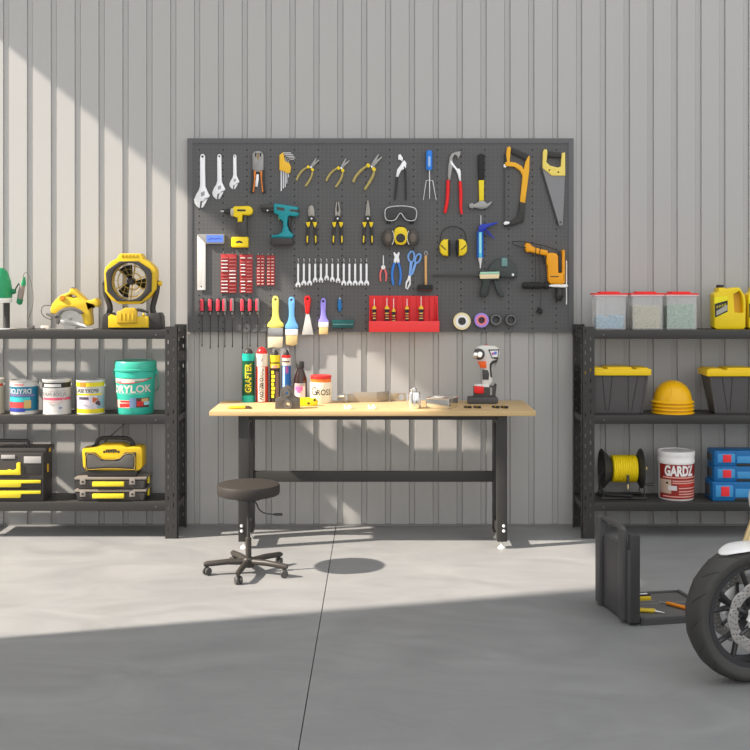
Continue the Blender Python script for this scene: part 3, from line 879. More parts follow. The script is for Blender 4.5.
# rolls of tape
def tape(label, u, v, ro, ri, core, m1, m2, th):
    (x, z), = F_((u, v))
    t = PTH('tape_roll', label, 'tape', (x, z), 'rolls of tape on the pegboard')
    k = U / 5
    MB().lathe([(core * k, -th), (ro * k, -th), (ro * k, 0), (core * k, 0), (core * k, -th)], (x, BY - .001, z), 'y', 32).build('tape', m1, t)
    MB().lathe([(ri * k, -th - .0015), (core * k + .0008, -th - .0015), (core * k + .0008, -.001), (ri * k, -.001), (ri * k, -th - .0015)], (x, BY - .001, z), 'y', 32).build('core', m2, t)
    hook(430 + u / 5, 200 + (v - ri * .8) / 5, 'tiny steel hook inside a roll of tape on the pegboard')
tape('wide roll of cream masking tape with a white core', 160, 606, 43, 20, 32, mat('tape_cream', (222, 208, 164), .5), white, .030)
tape('roll of violet tape with a pink core', 258, 601, 36, 17, 26, mat('tape_violet', (152, 128, 208), .45), mat('tape_pink', (222, 124, 140), .5), .030)
dk = mat('tape_dark', (62, 62, 64), .45); dg = mat('tape_core_grey', (104, 104, 104), .5)
tape('roll of black tape beside the violet tape', 330, 598, 31, 20, 25, dk, dg, .028)
tape('roll of black tape at the right end of the tape row', 405, 599, 30, 20, 24, dk, dg, .028)

# screwdrivers
SCW = pb(190, 285, 9.375)
for i, (u, gs, vb) in enumerate(((112, 0, 572), (188, 0, 592), (263, 0, 580), (325, 1, 580), (396, 1, 580), (490, 0, 592), (562, 0, 575), (634, 1, 580))):
    tail = ' with grey side' if gs else ''
    t = PTH('screwdriver', 'red and black handled screwdriver%s, %s from the left in the hanging row' % (tail, ORD[i]), 'screwdriver', SCW((u, 118))[0], 'row of eight hanging screwdrivers')
    (x, z1), (_, z0), (_, zb) = SCW((u, 118), (u, 256), (u, vb))
    H = z1 - z0
    MB().lathe([(0, 0), (.010, 0), (.0155, .012), (.0168, .03), (.0155, H - .015), (.011, H - .003), (0, H)], (x, BY - .0180, z0), 'z', 16).build('handle', black, t)
    MB().lathe([(.0158, .010), (.0174, .03), (.0162, H - .016), (.0115, H - .006)], (x, BY - .0180, z0), 'z', 16, math.radians(-150 if gs else -140), math.radians(-95 if gs else -48)).build('grip_inlay', mat('grip_red', (196, 54, 70), .35), t)
    if gs: MB().lathe([(.0158, .006), (.0174, .03), (.0162, H - .014), (.0115, H - .004)], (x, BY - .0180, z0), 'z', 16, math.radians(-90), math.radians(-42)).build('grip_side', mat('grip_grey', (124, 122, 122), .5), t)
    MB().lathe([(0, -.016), (.005, -.016), (.0085, -.004), (.0085, .001), (0, .001)], (x, BY - .0180, z0), 'z', 12).build('collar', grey_steel, t)
    b = MB(); b.lathe([(0, 0), (.0026, .004), (.0026, z0 - zb - .015), (0, z0 - zb - .015)], (x, BY - .0180, zb), 'z', 8)
    b.box(x - .0036, x + .0036, BY - .0190, BY - .0170, zb - .004, zb + .012)
    b.build('shaft', mat('shaft_dark', (52, 50, 48), .4, .4), t)
    b = MB(); b.tube([(x - .009, BY - .0180, z0 - .018), (x - .004, BY - .024, z0 - .034), (x + .004, BY - .024, z0 - .034), (x + .009, BY - .0180, z0 - .018)], .0018, 6, sm=1)
    b.tube([(x, BY - .022, z0 - .034), (x, BY, z0 - .034)], .0018, 6)
    tag(b.build('tool_clip', dark, None, (x, BY, z0 - .034)), 'dark wire clip holding up a hanging screwdriver', 'clip', 'wire clips under the screwdriver handles')

# brushes and scraper
def brush(label, hnd, fer, bri, hm, fm, bm_, cf, hole):
    t = PTH('paint_brush', label, 'paint brush', cf(hnd[1])[0], 'paint brushes on the pegboard')
    PT('handle', hm, t, cf(*hnd), .014, .006, .004, [c_ring(cf, hole[0], hole[1], 6, 5.357, 12)] if hole else [], sm=1)
    PT('ferrule', fm, t, cf(*fer), .018, .004, .002)
    PT('bristles', bm_, t, cf(*bri), .016, .005, .004)
bristle = mat('bristle', (222, 204, 160), .8, bump=.4, nscale=60)
bristle2 = mat('bristle_tan', (196, 172, 120), .8, bump=.4, nscale=60)
brush('wide paint brush with a pale yellow handle', ((492, 402), (500, 380), (522, 380), (530, 402), (527, 478), (536, 512), (556, 530), (552, 553), (470, 553), (466, 530), (486, 512), (496, 478)), ((470, 552), (551, 552), (551, 598), (470, 598)), ((470, 597), (551, 597), (548, 655), (530, 660), (500, 656), (470, 660)), mat('brush_yellow', (232, 218, 110), .4), mat('ferrule_grey', (150, 150, 148), .3, .6), mat('bristle_cream', (232, 218, 184), .8, bump=.4, nscale=60), D_, (512, 400))
brush('paint brush with a light blue handle', ((580, 404), (586, 385), (608, 385), (615, 404), (611, 478), (618, 516), (634, 540), (630, 560), (565, 560), (562, 540), (578, 516), (584, 478)), ((564, 559), (631, 559), (631, 591), (564, 591)), ((566, 590), (630, 590), (628, 640), (610, 648), (585, 646), (567, 640)), mat('brush_blue', (112, 178, 232), .4), white, bristle2, D_, (597, 402))
brush('small paint brush with a violet handle', ((142, 362), (147, 342), (164, 342), (169, 362), (166, 415), (172, 440), (182, 448), (179, 456), (134, 456), (132, 448), (140, 440), (145, 415)), ((134, 455), (180, 455), (180, 479), (134, 479)), ((136, 478), (179, 478), (178, 513), (136, 513)), mat('brush_violet', (142, 132, 216), .4), white, bristle2, E_, (155, 358))
t = PTH('putty_knife', 'putty knife with a red handle and a wide steel blade', 'putty knife', D_((683, 380))[0])
PT('handle', mat('putty_red', (204, 28, 30), .35), t, D_((664, 398), (670, 381), (683, 377), (696, 381), (702, 398), (696, 440), (693, 478), (672, 478), (670, 440)), .020, .003, .006, [c_ring(D_, 683, 398, 5, 5.357, 12)], sm=1)
PT('blade', mat('putty_steel', (204, 202, 196), .35, .4), t, D_((676, 470), (690, 470), (715, 588), (652, 588)), .003, .011, .0006)
VV = pb(320, 285, 15)
t = PTH('utility_knife', 'tiny blue folding knife hanging alone beside the violet brush', 'knife', VV((292, 185))[0])
PT('body', mat('knife_blue', (24, 104, 168), .4), t, VV((280, 200), (300, 205), (322, 260), (326, 340), (310, 395), (290, 405), (270, 370), (264, 300), (268, 230)), .014, .001, .003, sm=1)
PT('tip', steel, t, VV((282, 206), (292, 184), (306, 206), (300, 240), (284, 240)), .006, .005, .001)
b = MB()
for v in (275, 360):
    (x, z), = VV((263, v)); b.box(x - .003, x + .005, BY - .013, BY - .002, z - .005, z + .005, .001)
b.build('button', black, t)
t = PTH('magnetic_rail', 'short dark teal ribbed double rail below the tiny blue knife', 'rail', VV((345, 530))[0])
rt = mat('rail_teal', (30, 96, 96), .5); rt2 = mat('rail_dark_teal', (20, 74, 76), .5)
b = MB(); b.plate(VV((182, 528), (510, 528), (510, 582), (182, 582)), BY - .001, .018, .003)
for i in range(20):
    (x, z), = VV((192 + i * 16.2, 555)); b.box(x - .0025, x + .0025, BY - .022, BY - .01, z - .009, z + .009)
b.build('upper_bar', rt, t)
b = MB(); b.plate(VV((190, 600), (504, 600), (504, 645), (190, 645)), BY - .001, .018, .003)
for i in range(19):
    (x, z), = VV((198 + i * 16.4, 622)); b.box(x - .0025, x + .0025, BY - .022, BY - .01, z - .008, z + .008)
b.build('lower_bar', rt2, t)
PT('joining_strip', mat('rail_pale', (130, 170, 168), .5), t, VV((190, 584), (500, 584), (500, 598), (190, 598)), .014, .001, .001)

# red tool rack with stubby screwdrivers
RB = pb(365, 285, 9.375)
t = PTH('tool_rack', 'bright red plastic tool tray at the bottom of the pegboard', 'tool tray', RB((360, 337))[0])
rr1 = mat('rack_back_red', (206, 40, 44), .5); rr2 = mat('rack_front_red', (222, 56, 58), .45)
(xa, zt), (xb, zf), (_, zb) = RB((40, 100), (685, 335), (685, 437))
PT('back_plate', rr1, t, RB((40, 100), (685, 102), (685, 437), (40, 437)), .008, .0005, .002)
MB().box(xa - .002, xb + .006, BY - .075, BY - .068, zb, zf, .002).build('front_panel', rr2, t)
MB().box(xa + .001, xb + .002, BY - .069, BY - .008, zb + .002, zb + .010).build('tray_floor', rr1, t)
for q in (0, 1):
    x0 = xa if q == 0 else xb - .006
    o = MB().plate([(-BY + .008, zt - .002), (-BY + .008, zb + .002), (-BY + .069, zb + .002), (-BY + .069, zf - .002), (-BY + .030, zf + .03)], 0, .006, .0005)
    o.xf(Matrix(((0, -1, 0, x0), (-1, 0, 0, 0), (0, 0, 1, 0), (0, 0, 0, 1)))).build('side_panel', rr1, t)
b = MB()
for u in (110, 175, 235, 300, 360, 425, 490, 560, 610, 660):
    (x, z), = RB((u, 220)); b.box(x - .002, x + .002, BY - .020, BY - .007, zb + .01, zt - .004)
b.build('rib', rr1, t)
for i, (u, vr, vt, k) in enumerate(((87, 222, 125, 1.0), (205, 222, 122, 1.15), (268, 246, 124, .95), (393, 224, 128, 1.0), (525, 222, 105, 1.2))):
    t = PTH('stubby_screwdriver', 'black and yellow banded screwdriver, %s from the left in the red tray' % ORD[i], 'screwdriver', RB((u, 335))[0], 'screwdrivers standing in the red tray')
    (x, zr), (_, zt_), = RB((u, vr), (u, vt))
    z0 = zb + .0105; y = BY - .042
    H = zr - z0
    MB().lathe([(0, 0), (.009 * k, 0), (.0115 * k, .01), (.0105 * k, H - .02), (.0155 * k, H - .008), (.0155 * k, H - .002), (0, H)], (x, y, z0), 'z', 16).build('handle', mat('navy_black', (40, 36, 50), .4), t)
    MB().lathe([(.0158 * k, H - .003), (.012 * k, H + .008), (.006 * k, H + .020), (0, H + .022)], (x, y, z0), 'z', 16).build('collar', mat('collar_yellow', (226, 178, 50), .4), t)
    for j, cc in enumerate(((214, 180, 90), (206, 120, 70), (214, 180, 110))):
        zz = H - .030 - j * .017
        MB().lathe([(.0112 * k, zz - .004), (.0122 * k, zz), (.0112 * k, zz + .004)], (x, y, z0), 'z', 16).build('band', mat('band_%d' % j, cc, .45), t)
    MB().lathe([(0, H), (.0035, H), (.0035, zt_ - z0 - .006), (.0015, zt_ - z0), (0, zt_ - z0)], (x, y, z0), 'z', 10).build('shaft', mat('shaft_pale', (222, 190, 190), .35, .4), t)
# ------------------------------------------------------------------ workbench
TZ = .859
t = thing('workbench', 'long workbench with a pale wooden top on dark steel legs', 'workbench', (-.03, -.35, 0))
MB().box(-1.035, .968, -.70, -.112, TZ - .032, TZ, .007).build('top', wood_m, t)
def leg(s):
    x0, x1 = (-.862, -.796) if s < 0 else (.736, .798)
    b = MB()
    b.box(x0, x1, -.65, -.59, .045, TZ - .031, .003)
    b.build('leg', bench_m, t)
    b = MB()
    b.box(x0 + .004, x1 - .001, -.40, -.30, .045, TZ - .031, .003)
    rl = b.build('leg', bench_m, t)
    MB().box(x0 + .005, x1 - .006, -.591, -.399, TZ - .10, TZ - .035, .002).build('side_rail', bench_m, t)
    MB().box(x0 + .005, x1 - .006, -.591, -.399, .08, .14, .002).build('side_rail', bench_m, t)
    for y in (-.62, -.35):
        MB().lathe([(0, 0), (.024, 0), (.024, .006), (.014, .016), (.008, .02), (.008, .05), (0, .05)], ((x0 + x1) / 2, y, 0), 'z', 18).build('levelling_foot', mat('foot_white', (214, 212, 206), .4), t)
    for z in (.112, .143):
        cx = x0 + .020 if s < 0 else x1 - .022
        MB().lathe([(0, -.009), (.007, -.008), (.010, -.004), (.010, 0), (0, 0)], (cx, -.65, z), 'y', 12).build('bolt', bright, t)
leg(-1); leg(1)
MB().box(-.795, .735, -.395, -.355, .368, .434, .003).build('stretcher', bench_m, t)
MB().box(-.795, .735, -.64, -.615, TZ - .062, TZ - .0315, .002).build('apron', bench_m, t)

def TB(px, Y): return W(px, 0, Y)[0]
S4 = lambda Y: crop(205, 320, 5.357, Y)

# sealant cartridges
def cartridge(label, px, Y, rpx, segs, nozzle, zt):
    k = (CAM_D + Y) / F
    x = TB(px, Y); r = rpx * k
    t = thing('sealant_cartridge', label, 'cartridge', (x, Y, TZ), 'sealant cartridges on the workbench')
    prof = lambda a, b, rr: [(0, a), (rr, a), (rr, b), (0, b)]
    for nm, m, a, b_, rr in segs:
        MB().lathe(prof(a, b_, r * rr), (x, Y, TZ), 'z', 26).build(nm, m, t)
    top = max(s_[3] for s_ in segs)
    m, shp = nozzle
    MB().lathe([(r * a, top + h) for a, h in shp], (x, Y, TZ), 'z', 22).build('cap', m, t)
    return t, x, r
Yc = -.20
c1 = mat('cap_turquoise', (32, 186, 166), .35, k=1.1)
t, x, r = cartridge('dark green sealant cartridge with turquoise ends and yellow lettering', 248.5, Yc, 6.1,
    [('base_band', c1, 0, .045, 1.02), ('tube', mat('tube_green', (22, 84, 56), .35, k=1.0), .045, .272, 1.0), ('top_band', c1, .272, .318, 1.03)],
    (black, [(0, -.001), (.75, -.001), (.72, .010), (.5, .024), (.3, .032), (0, .034)]), 0)
text('lettering', 'GRAFTER', mat('ink_yellow', (232, 214, 40), .5, k=1.0), t, .002, .0004, TZ + .160, .044, .19, PI / 2, cyl=(x, Yc, r), bold=.03)
t, x, r = cartridge('red sealant cartridge with a white lettered strip and white collar', 262, Yc, 6.2,
    [('tube', mat('tube_red', (186, 52, 38), .4, k=1.0), 0, .235, 1.0), ('collar', mat('collar_white', (226, 216, 204), .4, k=1.05), .235, .318, .98)],
    (mat('cap_red', (222, 34, 32), .3, k=1.0), [(0, -.001), (.85, -.001), (.82, .014), (.55, .034), (.25, .042), (0, .043)]), 0)
MB().wrap(x, Yc, r, r, TZ + .006, TZ + .232, -34, 34, .0008).build('white_strip', mat('strip_white', (232, 224, 212), .45, k=1.1), t)
text('lettering', 'PROFESSIONAL', mat('ink_brown', (52, 36, 32), .5), t, 0, .0009, TZ + .118, .028, .208, PI / 2, cyl=(x, Yc, r), bold=.055)
text('printed_mark', '/', mat('ink_brown', (52, 36, 32)), t, .004, .0004, TZ + .277, .016, .012, 0, cyl=(x, Yc, r * .98), bold=.03)
t, x, r = cartridge('slim black sealant cartridge with a yellow top band', 275, Yc, 5.0,
    [('tube', mat('tube_black', (38, 32, 30), .35), 0, .224, .96), ('top_band', mat('band_yellow', (226, 206, 40), .4, k=1.0), .224, .308, 1.04)],
    (black, [(0, -.001), (.7, -.001), (.66, .010), (.46, .026), (.3, .036), (0, .038)]), 0)
b = MB()
for i in range(7): b.wrap(x, Yc, r * .96, r * .96, TZ + .03 + i * .026, TZ + .05 + i * .026, -42, -6 + (i % 3) * 6, .0008)
b.build('printed_panel', mat('ink_yellow', (232, 214, 40)), t)
MB().wrap(x, Yc, r * 1.04, r * 1.04, TZ + .252, TZ + .264, -60, 60, .0006).build('printed_line', mat('ink_olive', (110, 96, 20), .5), t)
MB().wrap(x, Yc, r * 1.04, r * 1.04, TZ + .2245, TZ + .242, -35, 35, .0006).build('printed_badge', mat('badge_pink', (226, 150, 130), .5), t)
MB().wrap(x, Yc, r * .96, r * .96, TZ + .03, TZ + .20, 12, 60, .0006).build('printed_side', mat('print_brown', (110, 86, 80), .5), t)
t, x, r = cartridge('slim blue sealant cartridge with a white and red top', 286.3, Yc, 4.7,
    [('tube', mat('tube_blue', (30, 96, 168), .35, k=1.0), 0, .240, .98), ('collar', mat('collar_white', (226, 216, 204)), .240, .290, 1.0), ('red_band', mat('cap_red', (222, 34, 32)), .290, .308, .96)],
    (black, [(0, -.001), (.66, -.001), (.62, .012), (.46, .024), (.28, .034), (0, .036)]), 0)
MB().wrap(x, Yc, r * .98, r * .98, TZ + .1, TZ + .235, -45, -14, .0006).build('printed_panel', mat('print_pale_blue', (168, 206, 236), .4), t)
MB().wrap(x, Yc, r * .98, r * .98, TZ + .19, TZ + .235, -4, 32, .0006).build('printed_badge', mat('print_mauve', (140, 70, 130), .5), t)
MB().wrap(x, Yc, r, r, TZ + .262, TZ + .270, -50, 50, .0006).build('printed_line', mat('ink_brown', (52, 36, 32)), t)

# dark bottle
Yb = -.20; k = (CAM_D + Yb) / F; x = TB(300.3, Yb)
t = thing('glue_bottle', 'dark brown bottle with a black cap and a pink and white label', 'bottle', (x, Yb, TZ))
R_ = 6.8 * k
MB().lathe([(0, 0), (R_ * .94, 0), (R_, .008), (R_, .125), (R_ * .98, .15), (R_ * .7, .19), (R_ * .48, .215), (R_ * .46, .225), (0, .225)], (x, Yb, TZ), 'z', 28).build('body', mat('bottle_brown', (44, 28, 24), .18, spec=.6), t)
MB().lathe([(0, .222), (R_ * .56, .222), (R_ * .58, .226), (R_ * .56, .262), (R_ * .5, .266), (0, .266)], (x, Yb, TZ), 'z', 24).build('cap', black, t)
MB().wrap(x, Yb, R_, R_, TZ + .035, TZ + .125, -50, 50, .0008).build('label', mat('bottle_label', (214, 196, 196), .5, k=1.0), t)
b = MB()
b.wrap(x, Yb, R_ + .0008, R_ + .0008, TZ + .078, TZ + .105, -42, 24, .0006)
b.wrap(x, Yb, R_ + .0008, R_ + .0008, TZ + .064, TZ + .080, -26, 8, .0006)
b.build('label_patch', mat('label_pink', (206, 96, 150), .5), t)
MB().wrap(x, Yb, R_ + .0008, R_ + .0008, TZ + .106, TZ + .124, -50, 50, .0006).build('label_patch', mat('label_grey', (150, 140, 140), .5), t)

# tub
Yg = -.24; k = (CAM_D + Yg) / F; x = TB(321, Yg); R_ = 11.0 * k
t = thing('cream_tub', 'cream round tub with a red and orange lid and dark lettering', 'tub', (x, Yg, TZ))
MB().lathe([(0, 0), (R_ * .96, 0), (R_, .006), (R_, .130), (R_ * .97, .136), (0, .136)], (x, Yg, TZ), 'z', 36).build('body', mat('tub_cream', (226, 218, 196), .4, k=1.0), t)
MB().lathe([(0, .136), (R_ * .92, .136), (R_ * .92, .158), (0, .158)], (x, Yg, TZ), 'z', 36).build('orange_band', mat('tub_orange', (228, 120, 46), .4, k=1.0), t)
MB().lathe([(0, .157), (R_ * .94, .157), (R_ * .95, .176), (R_ * .9, .180), (0, .180)], (x, Yg, TZ), 'z', 36).build('lid', mat('tub_red', (208, 48, 46), .4, k=1.0), t)
ink = mat('ink_black', (28, 26, 26), .5)
text('lettering', 'G', ink, t, -.046, .0004, TZ + .080, .054, .042, 0, cyl=(x, Yg, R_), bold=.005)
text('lettering', 'ROSS', ink, t, .026, .0004, TZ + .073, .038, .100, 0, cyl=(x, Yg, R_), bold=.012)

# grey pillow block
Yp = -.565; k = (CAM_D + Yp) / F
cp = crop(205, 320, 5.357, Yp)
(xc, _), = cp((445, 475)); 
def lift(pts):
    zb = min(z for _, z in pts); return [(x, z - zb + TZ + .0005) for x, z in pts]
t = thing('pillow_block', 'grey cast metal bearing block with two round bores', 'bearing block', (xc, Yp, TZ))
ol = lift(cp((378, 476), (378, 424), (404, 414), (408, 380), (418, 362), (442, 352), (466, 362), (476, 380), (480, 410), (508, 424), (508, 476)))
g5 = mat('cast_grey', (96, 92, 88), .5, .3, k=1.0)
sh = ol[0][1] - cp((378, 476))[0][1]
def bore(u, v, r): 
    (x, z), = cp((u, v)); return x, z + sh, r * k / 5.357
x1, z1, r1 = bore(440, 392, 14); x2, z2, r2 = bore(446, 452, 17)
MB().plate(ol, Yp + .03, .06, .003, [ring(x1, z1, r1), ring(x2, z2, r2)]).build('body', g5, t)
for (x, z, r) in ((x1, z1, r1), (x2, z2, r2)):
    MB().lathe([(r * .62, -.036), (r * 1.35, -.036), (r * 1.4, -.029), (r * .95, -.028), (r * .95, .01), (r * .62, .01), (r * .62, -.036)], (x, Yp, z), 'y', 24).build('bearing_ring', mat('ring_grey', (112, 106, 100), .4, .3, k=1.0), t)

# yellow tape measure like tool behind the block
Yt = -.42
cp = crop(205, 320, 5.357, Yt)
ol = lift(cp((508, 452), (508, 410), (560, 408), (575, 414), (590, 410), (606, 430), (602, 448), (580, 452)))
t = thing('yellow_hand_tool', 'small yellow tool with dark buttons beside the grey block', 'hand tool', (ol[0][0], Yt, TZ))
o = MB().plate(ol, Yt + .02, .04, .005).build('body', mat('yellow_tool', (236, 206, 32), .4, k=1.0), t)
for u, v in ((556, 438), (588, 420)):
    (x, z), = cp((u, v)); z += ol[0][1] - cp((508, 452))[0][1]
    MB().lathe([(0, -.023), (.007, -.023), (.008, -.02), (0, -.02)], (x, Yt, z), 'y', 12).build('button', black, t)

# marker / knife lying on the bench
Yk = -.60
k = (CAM_D + Yk) / F
x0, x1, x2 = TB(228, Yk), TB(245, Yk), TB(252, Yk)
t = thing('craft_knife', 'yellow handled craft knife lying at the left end of the bench', 'knife', (x1, Yk, TZ))
MB().tube([(x0, Yk + .0, TZ + .0085), (x0 + .03, Yk - .002, TZ + .0105), (x1, Yk + .012, TZ + .0110)], [.006, .0095, .0098], 12).build('handle', mat('knife_yellow', (232, 204, 44), .4, k=1.0), t)
MB().tube([(x1 - .004, Yk + .012, TZ + .0112), (x1 + .025, Yk + .018, TZ + .0095), (x2, Yk + .026, TZ + .0025)], [.0105, .009, .002], 10).build('head', mat('knife_head', (96, 84, 72), .4, .3), t)

# bent metal plates along the back of the bench
Ym = -.22
cm = crop(330, 375, 5.769, Ym)
t = thing('metal_bracket', 'long folded steel bracket lying along the back of the bench', 'bracket', (TB(365, Ym), Ym, TZ))
def zlift(pts, z0=TZ + .0005):
    zb = min(z for _, z in pts); return [(x, z - zb + z0) for x, z in pts]
bs = mat('bracket_steel', (150, 142, 130), .35, .5, k=.9)
MB().plate(zlift(cm((100, 158), (100, 110), (140, 106), (140, 158))), Ym - .010, .003, .001).build('end_flange', bs, t)
o = MB()
xa, xb, xc2 = TB(354, Ym), TB(377, Ym - .03), TB(390, Ym)
o.box(xa, xb, Ym - .012, Ym - .009, TZ + .0005, TZ + .068, .001)
M = Matrix.Translation((xb, Ym - .0105, 0)) @ Matrix.Rotation(math.radians(38), 4, 'Z')
o.box(0, .10, -.0015, .0015, TZ + .0005, TZ + .068, .001, M=M)
o.build('folded_plate', bs, t)
o = MB(); o.plate(zlift(cm((345, 152), (345, 104), (436, 104), (440, 152))), Ym + .053, .003, .001, [ring(TB(401.5, Ym), TZ + .030, .017, .019)])
o.build('perforated_end', bs, t)
xr = TB(341, Ym)
MB().lathe([(0, -.022), (.010, -.022), (.012, -.018), (.012, .022), (0, .022)], (xr, Ym - .018, TZ + .040), 'x', 16).build('bolt', chrome, t)
MB().box(xr + .012, xr + .030, Ym - .024, Ym - .009, TZ + .0005, TZ + .056, .002).build('lug', bs, t)
# two little white clips
for i, (px, lab) in enumerate(((347.5, 'small white plastic clip, left one in front of the steel bracket'), (371.5, 'small white plastic clip, right one in front of the steel bracket'))):
    Yq = -.595; x = TB(px, Yq)
    t = thing('plastic_clip', lab, 'clip', (x, Yq, TZ), 'white clips on the workbench')
    MB().box(x - .022, x + .012, Yq - .014, Yq + .014, TZ + .0005, TZ + .012, .003).build('base', white, t)
    MB().lathe([(.006, -.012), (.013, -.012), (.013, .012), (.006, .012), (.006, -.012)], (x + .012, Yq, TZ + .0135), 'y', 14).build('jaw', white, t)
    MB().box(x - .022, x - .014, Yq - .012, Yq + .012, TZ + .011, TZ + .026, .002).build('tab', white, t)

# chrome canister and square tray
Yl = -.56; x = TB(414.3, Yl); k = (CAM_D + Yl) / F
t = thing('chrome_canister', 'small polished metal canister with a rounded top on the bench', 'canister', (x, Yl, TZ))
MB().lathe([(0, 0), (.038, 0), (.040, .004), (.040, .094), (.036, .102), (0, .104)], (x, Yl, TZ + .0005), 'z', 28).build('body', chrome, t)
MB().lathe([(0, .104), (.018, .104), (.022, .108), (.022, .122), (.015, .130), (0, .132)], (x - .006, Yl, TZ + .0005), 'z', 20).build('cap', chrome, t)
b = MB()
for a in range(8):
    q = a * PI / 4; b.box(-.004, .004, -.0425, -.0385, TZ + .012, TZ + .088, .001, M=Matrix.Translation((x, Yl, 0)) @ Matrix.Rotation(q, 4, 'Z'))
b.build('rib', steel, t)
Yr = -.52; x = TB(442, Yr)
t = thing('metal_tray', 'square open tray of polished steel on the bench', 'tray', (x, Yr, TZ))
M = Matrix.Translation((x, Yr, 0)) @ Matrix.Rotation(math.radians(-24), 4, 'Z')
b = MB(); w, h = .078, .064
for q in range(4):
    b.box(-w, w, -w, -w + .003, TZ + .0005, TZ + h, .001, M=M @ Matrix.Rotation(q * PI / 2, 4, 'Z'))
b.box(-w, w, -w, w, TZ + .0005, TZ + .004, M=M)
b.build('body', chrome, t)
b = MB()
for q in range(4): b.tube([M @ Matrix.Rotation(q * PI / 2, 4, 'Z') @ Vector((-w, -w, TZ + h)), M @ Matrix.Rotation(q * PI / 2, 4, 'Z') @ Vector((w, -w, TZ + h))], .004, 8)
b.build('rim', chrome, t)

# impact driver standing on its battery
Yd = -.27
ci = crop(455, 340, 8.333, Yd)
zs = TZ + .0005 - ci((0, 518))[0][1]
def cd(*p): return [(x, z + zs) for x, z in ci(*p)]
xm = ci((230, 500))[0][0]
t = thing('impact_driver', 'white and grey impact driver with an orange trigger standing on its battery', 'impact driver', (xm, Yd, TZ))
wg = mat('driver_white', (206, 204, 198), .4, k=.85)
def PD(name, m, par, outer, y, th, bev=.003, sm=0, holes=()): return MB().plate(cd(*outer), Yd + y, th, bev, holes, sm).build(name, m, par)
hd = PD('housing', wg, t, ((172, 70), (190, 45), (240, 36), (330, 40), (358, 60), (372, 100), (362, 140), (345, 160), (310, 168), (298, 190), (302, 260), (312, 330), (290, 372), (225, 372), (228, 330), (232, 240), (205, 190), (182, 168), (168, 130)), .032, .064, .014)
PD('shoulder', wg, t, ((165, 362), (200, 356), (280, 364), (285, 392), (240, 396), (165, 390)), .045, .09, .006)
b = MB(); (x, z), = cd((196, 108)); b.lathe([(0, -.060), (.020, -.060), (.034, -.052), (.037, -.040), (.037, -.02), (0, -.02)], (x, Yd, z), 'y', 26); b.build('nose', dark, t)
(x2_, z2_), = cd((170, 112)); MB().lathe([(0, -.098), (.014, -.098), (.020, -.092), (.020, -.058), (0, -.058)], (x, Yd, z), 'y', 20).build('chuck', chrome, t)
(x, z), = cd((158, 112)); MB().lathe([(0, -.014), (.018, -.014), (.022, -.008), (.022, .012), (0, .012)], (x, Yd - .078, z), 'x', 18).build('front_lamp', chrome, t)
PD('trigger', mat('trigger_orange', (226, 92, 24), .4), t, ((180, 168), (252, 166), (256, 222), (206, 220), (196, 190)), -.006, .05, .006)
PD('grip', dark, t, ((226, 238), (270, 240), (282, 270), (276, 322), (226, 320)), -.008, .030, .006)
PD('grip_back', black, t, ((300, 172), (350, 158), (358, 142), (346, 172), (304, 196), (298, 230), (306, 300), (292, 300), (284, 220), (286, 190)), -.0, .036, .003)
PD('side_panel', black, hd, ((272, 70), (362, 68), (356, 140), (342, 150), (302, 142)), -.0315, .002, .0005)
PD('side_label', white, hd, ((286, 80), (354, 78), (350, 132), (306, 134)), -.0335, .001, 0)
PD('printed_badge', mat('badge_blue', (96, 116, 190), .4), hd, ((322, 86), (345, 86), (343, 112), (322, 112)), -.0345, .0006, 0)
PD('printed_badge', mat('badge_plum', (170, 96, 160), .4), hd, ((300, 94), (322, 94), (322, 114), (302, 116)), -.0345, .0006, 0)
PD('top_button', mat('button_red', (196, 66, 60), .4), t, ((240, 34), (276, 32), (276, 42), (240, 42)), .012, .024, .001)
bt = PD('battery', dark, t, ((156, 382), (250, 376), (330, 376), (336, 356), (342, 358), (330, 468), (156, 468)), .045, .09, .004)
PD('release_button', mat('release_red', (206, 24, 24), .35), bt, ((152, 376), (160, 370), (232, 374), (236, 420), (226, 432), (166, 432), (154, 420)), -.044, .010, .004)
PD('vent', grey_steel, bt, ((286, 384), (304, 384), (304, 446), (286, 446)), -.0445, .002, 0)
PD('base', mat('driver_base', (66, 65, 66), .5), t, ((106, 478), (112, 466), (340, 462), (352, 472), (352, 508), (332, 518), (116, 518), (106, 508)), .06, .12, .005)

# little pegs on the bench, two pairs
for px, y, lab in ((467.5, -.555, 'left piece of the left pair'), (477, -.56, 'right piece of the left pair'), (495.5, -.555, 'left piece of the right pair'), (504, -.56, 'right piece of the right pair')):
    x = TB(px, y)
    t = thing('driver_bit_clip', 'small black bit holder, ' + lab + ' on the bench front', 'bit holder', (x, y, TZ), 'black bit holders on the workbench')
    M = Matrix.Translation((x, y, TZ + .0085)) @ Matrix.Rotation(math.radians(-32), 4, 'Z')
    b = MB(); b.tube([M @ Vector((-.024, 0, 0)), M @ Vector((-.010, 0, 0)), M @ Vector((.026, 0, 0))], [.005, .0082, .0078], 10); b.build('body', black, t)
    b = MB(); b.tube([M @ Vector((-.002, 0, .001)), M @ Vector((.006, 0, .001))], .0086, 10); b.build('band', mat('band_brass', (150, 120, 40), .4, .4), t)

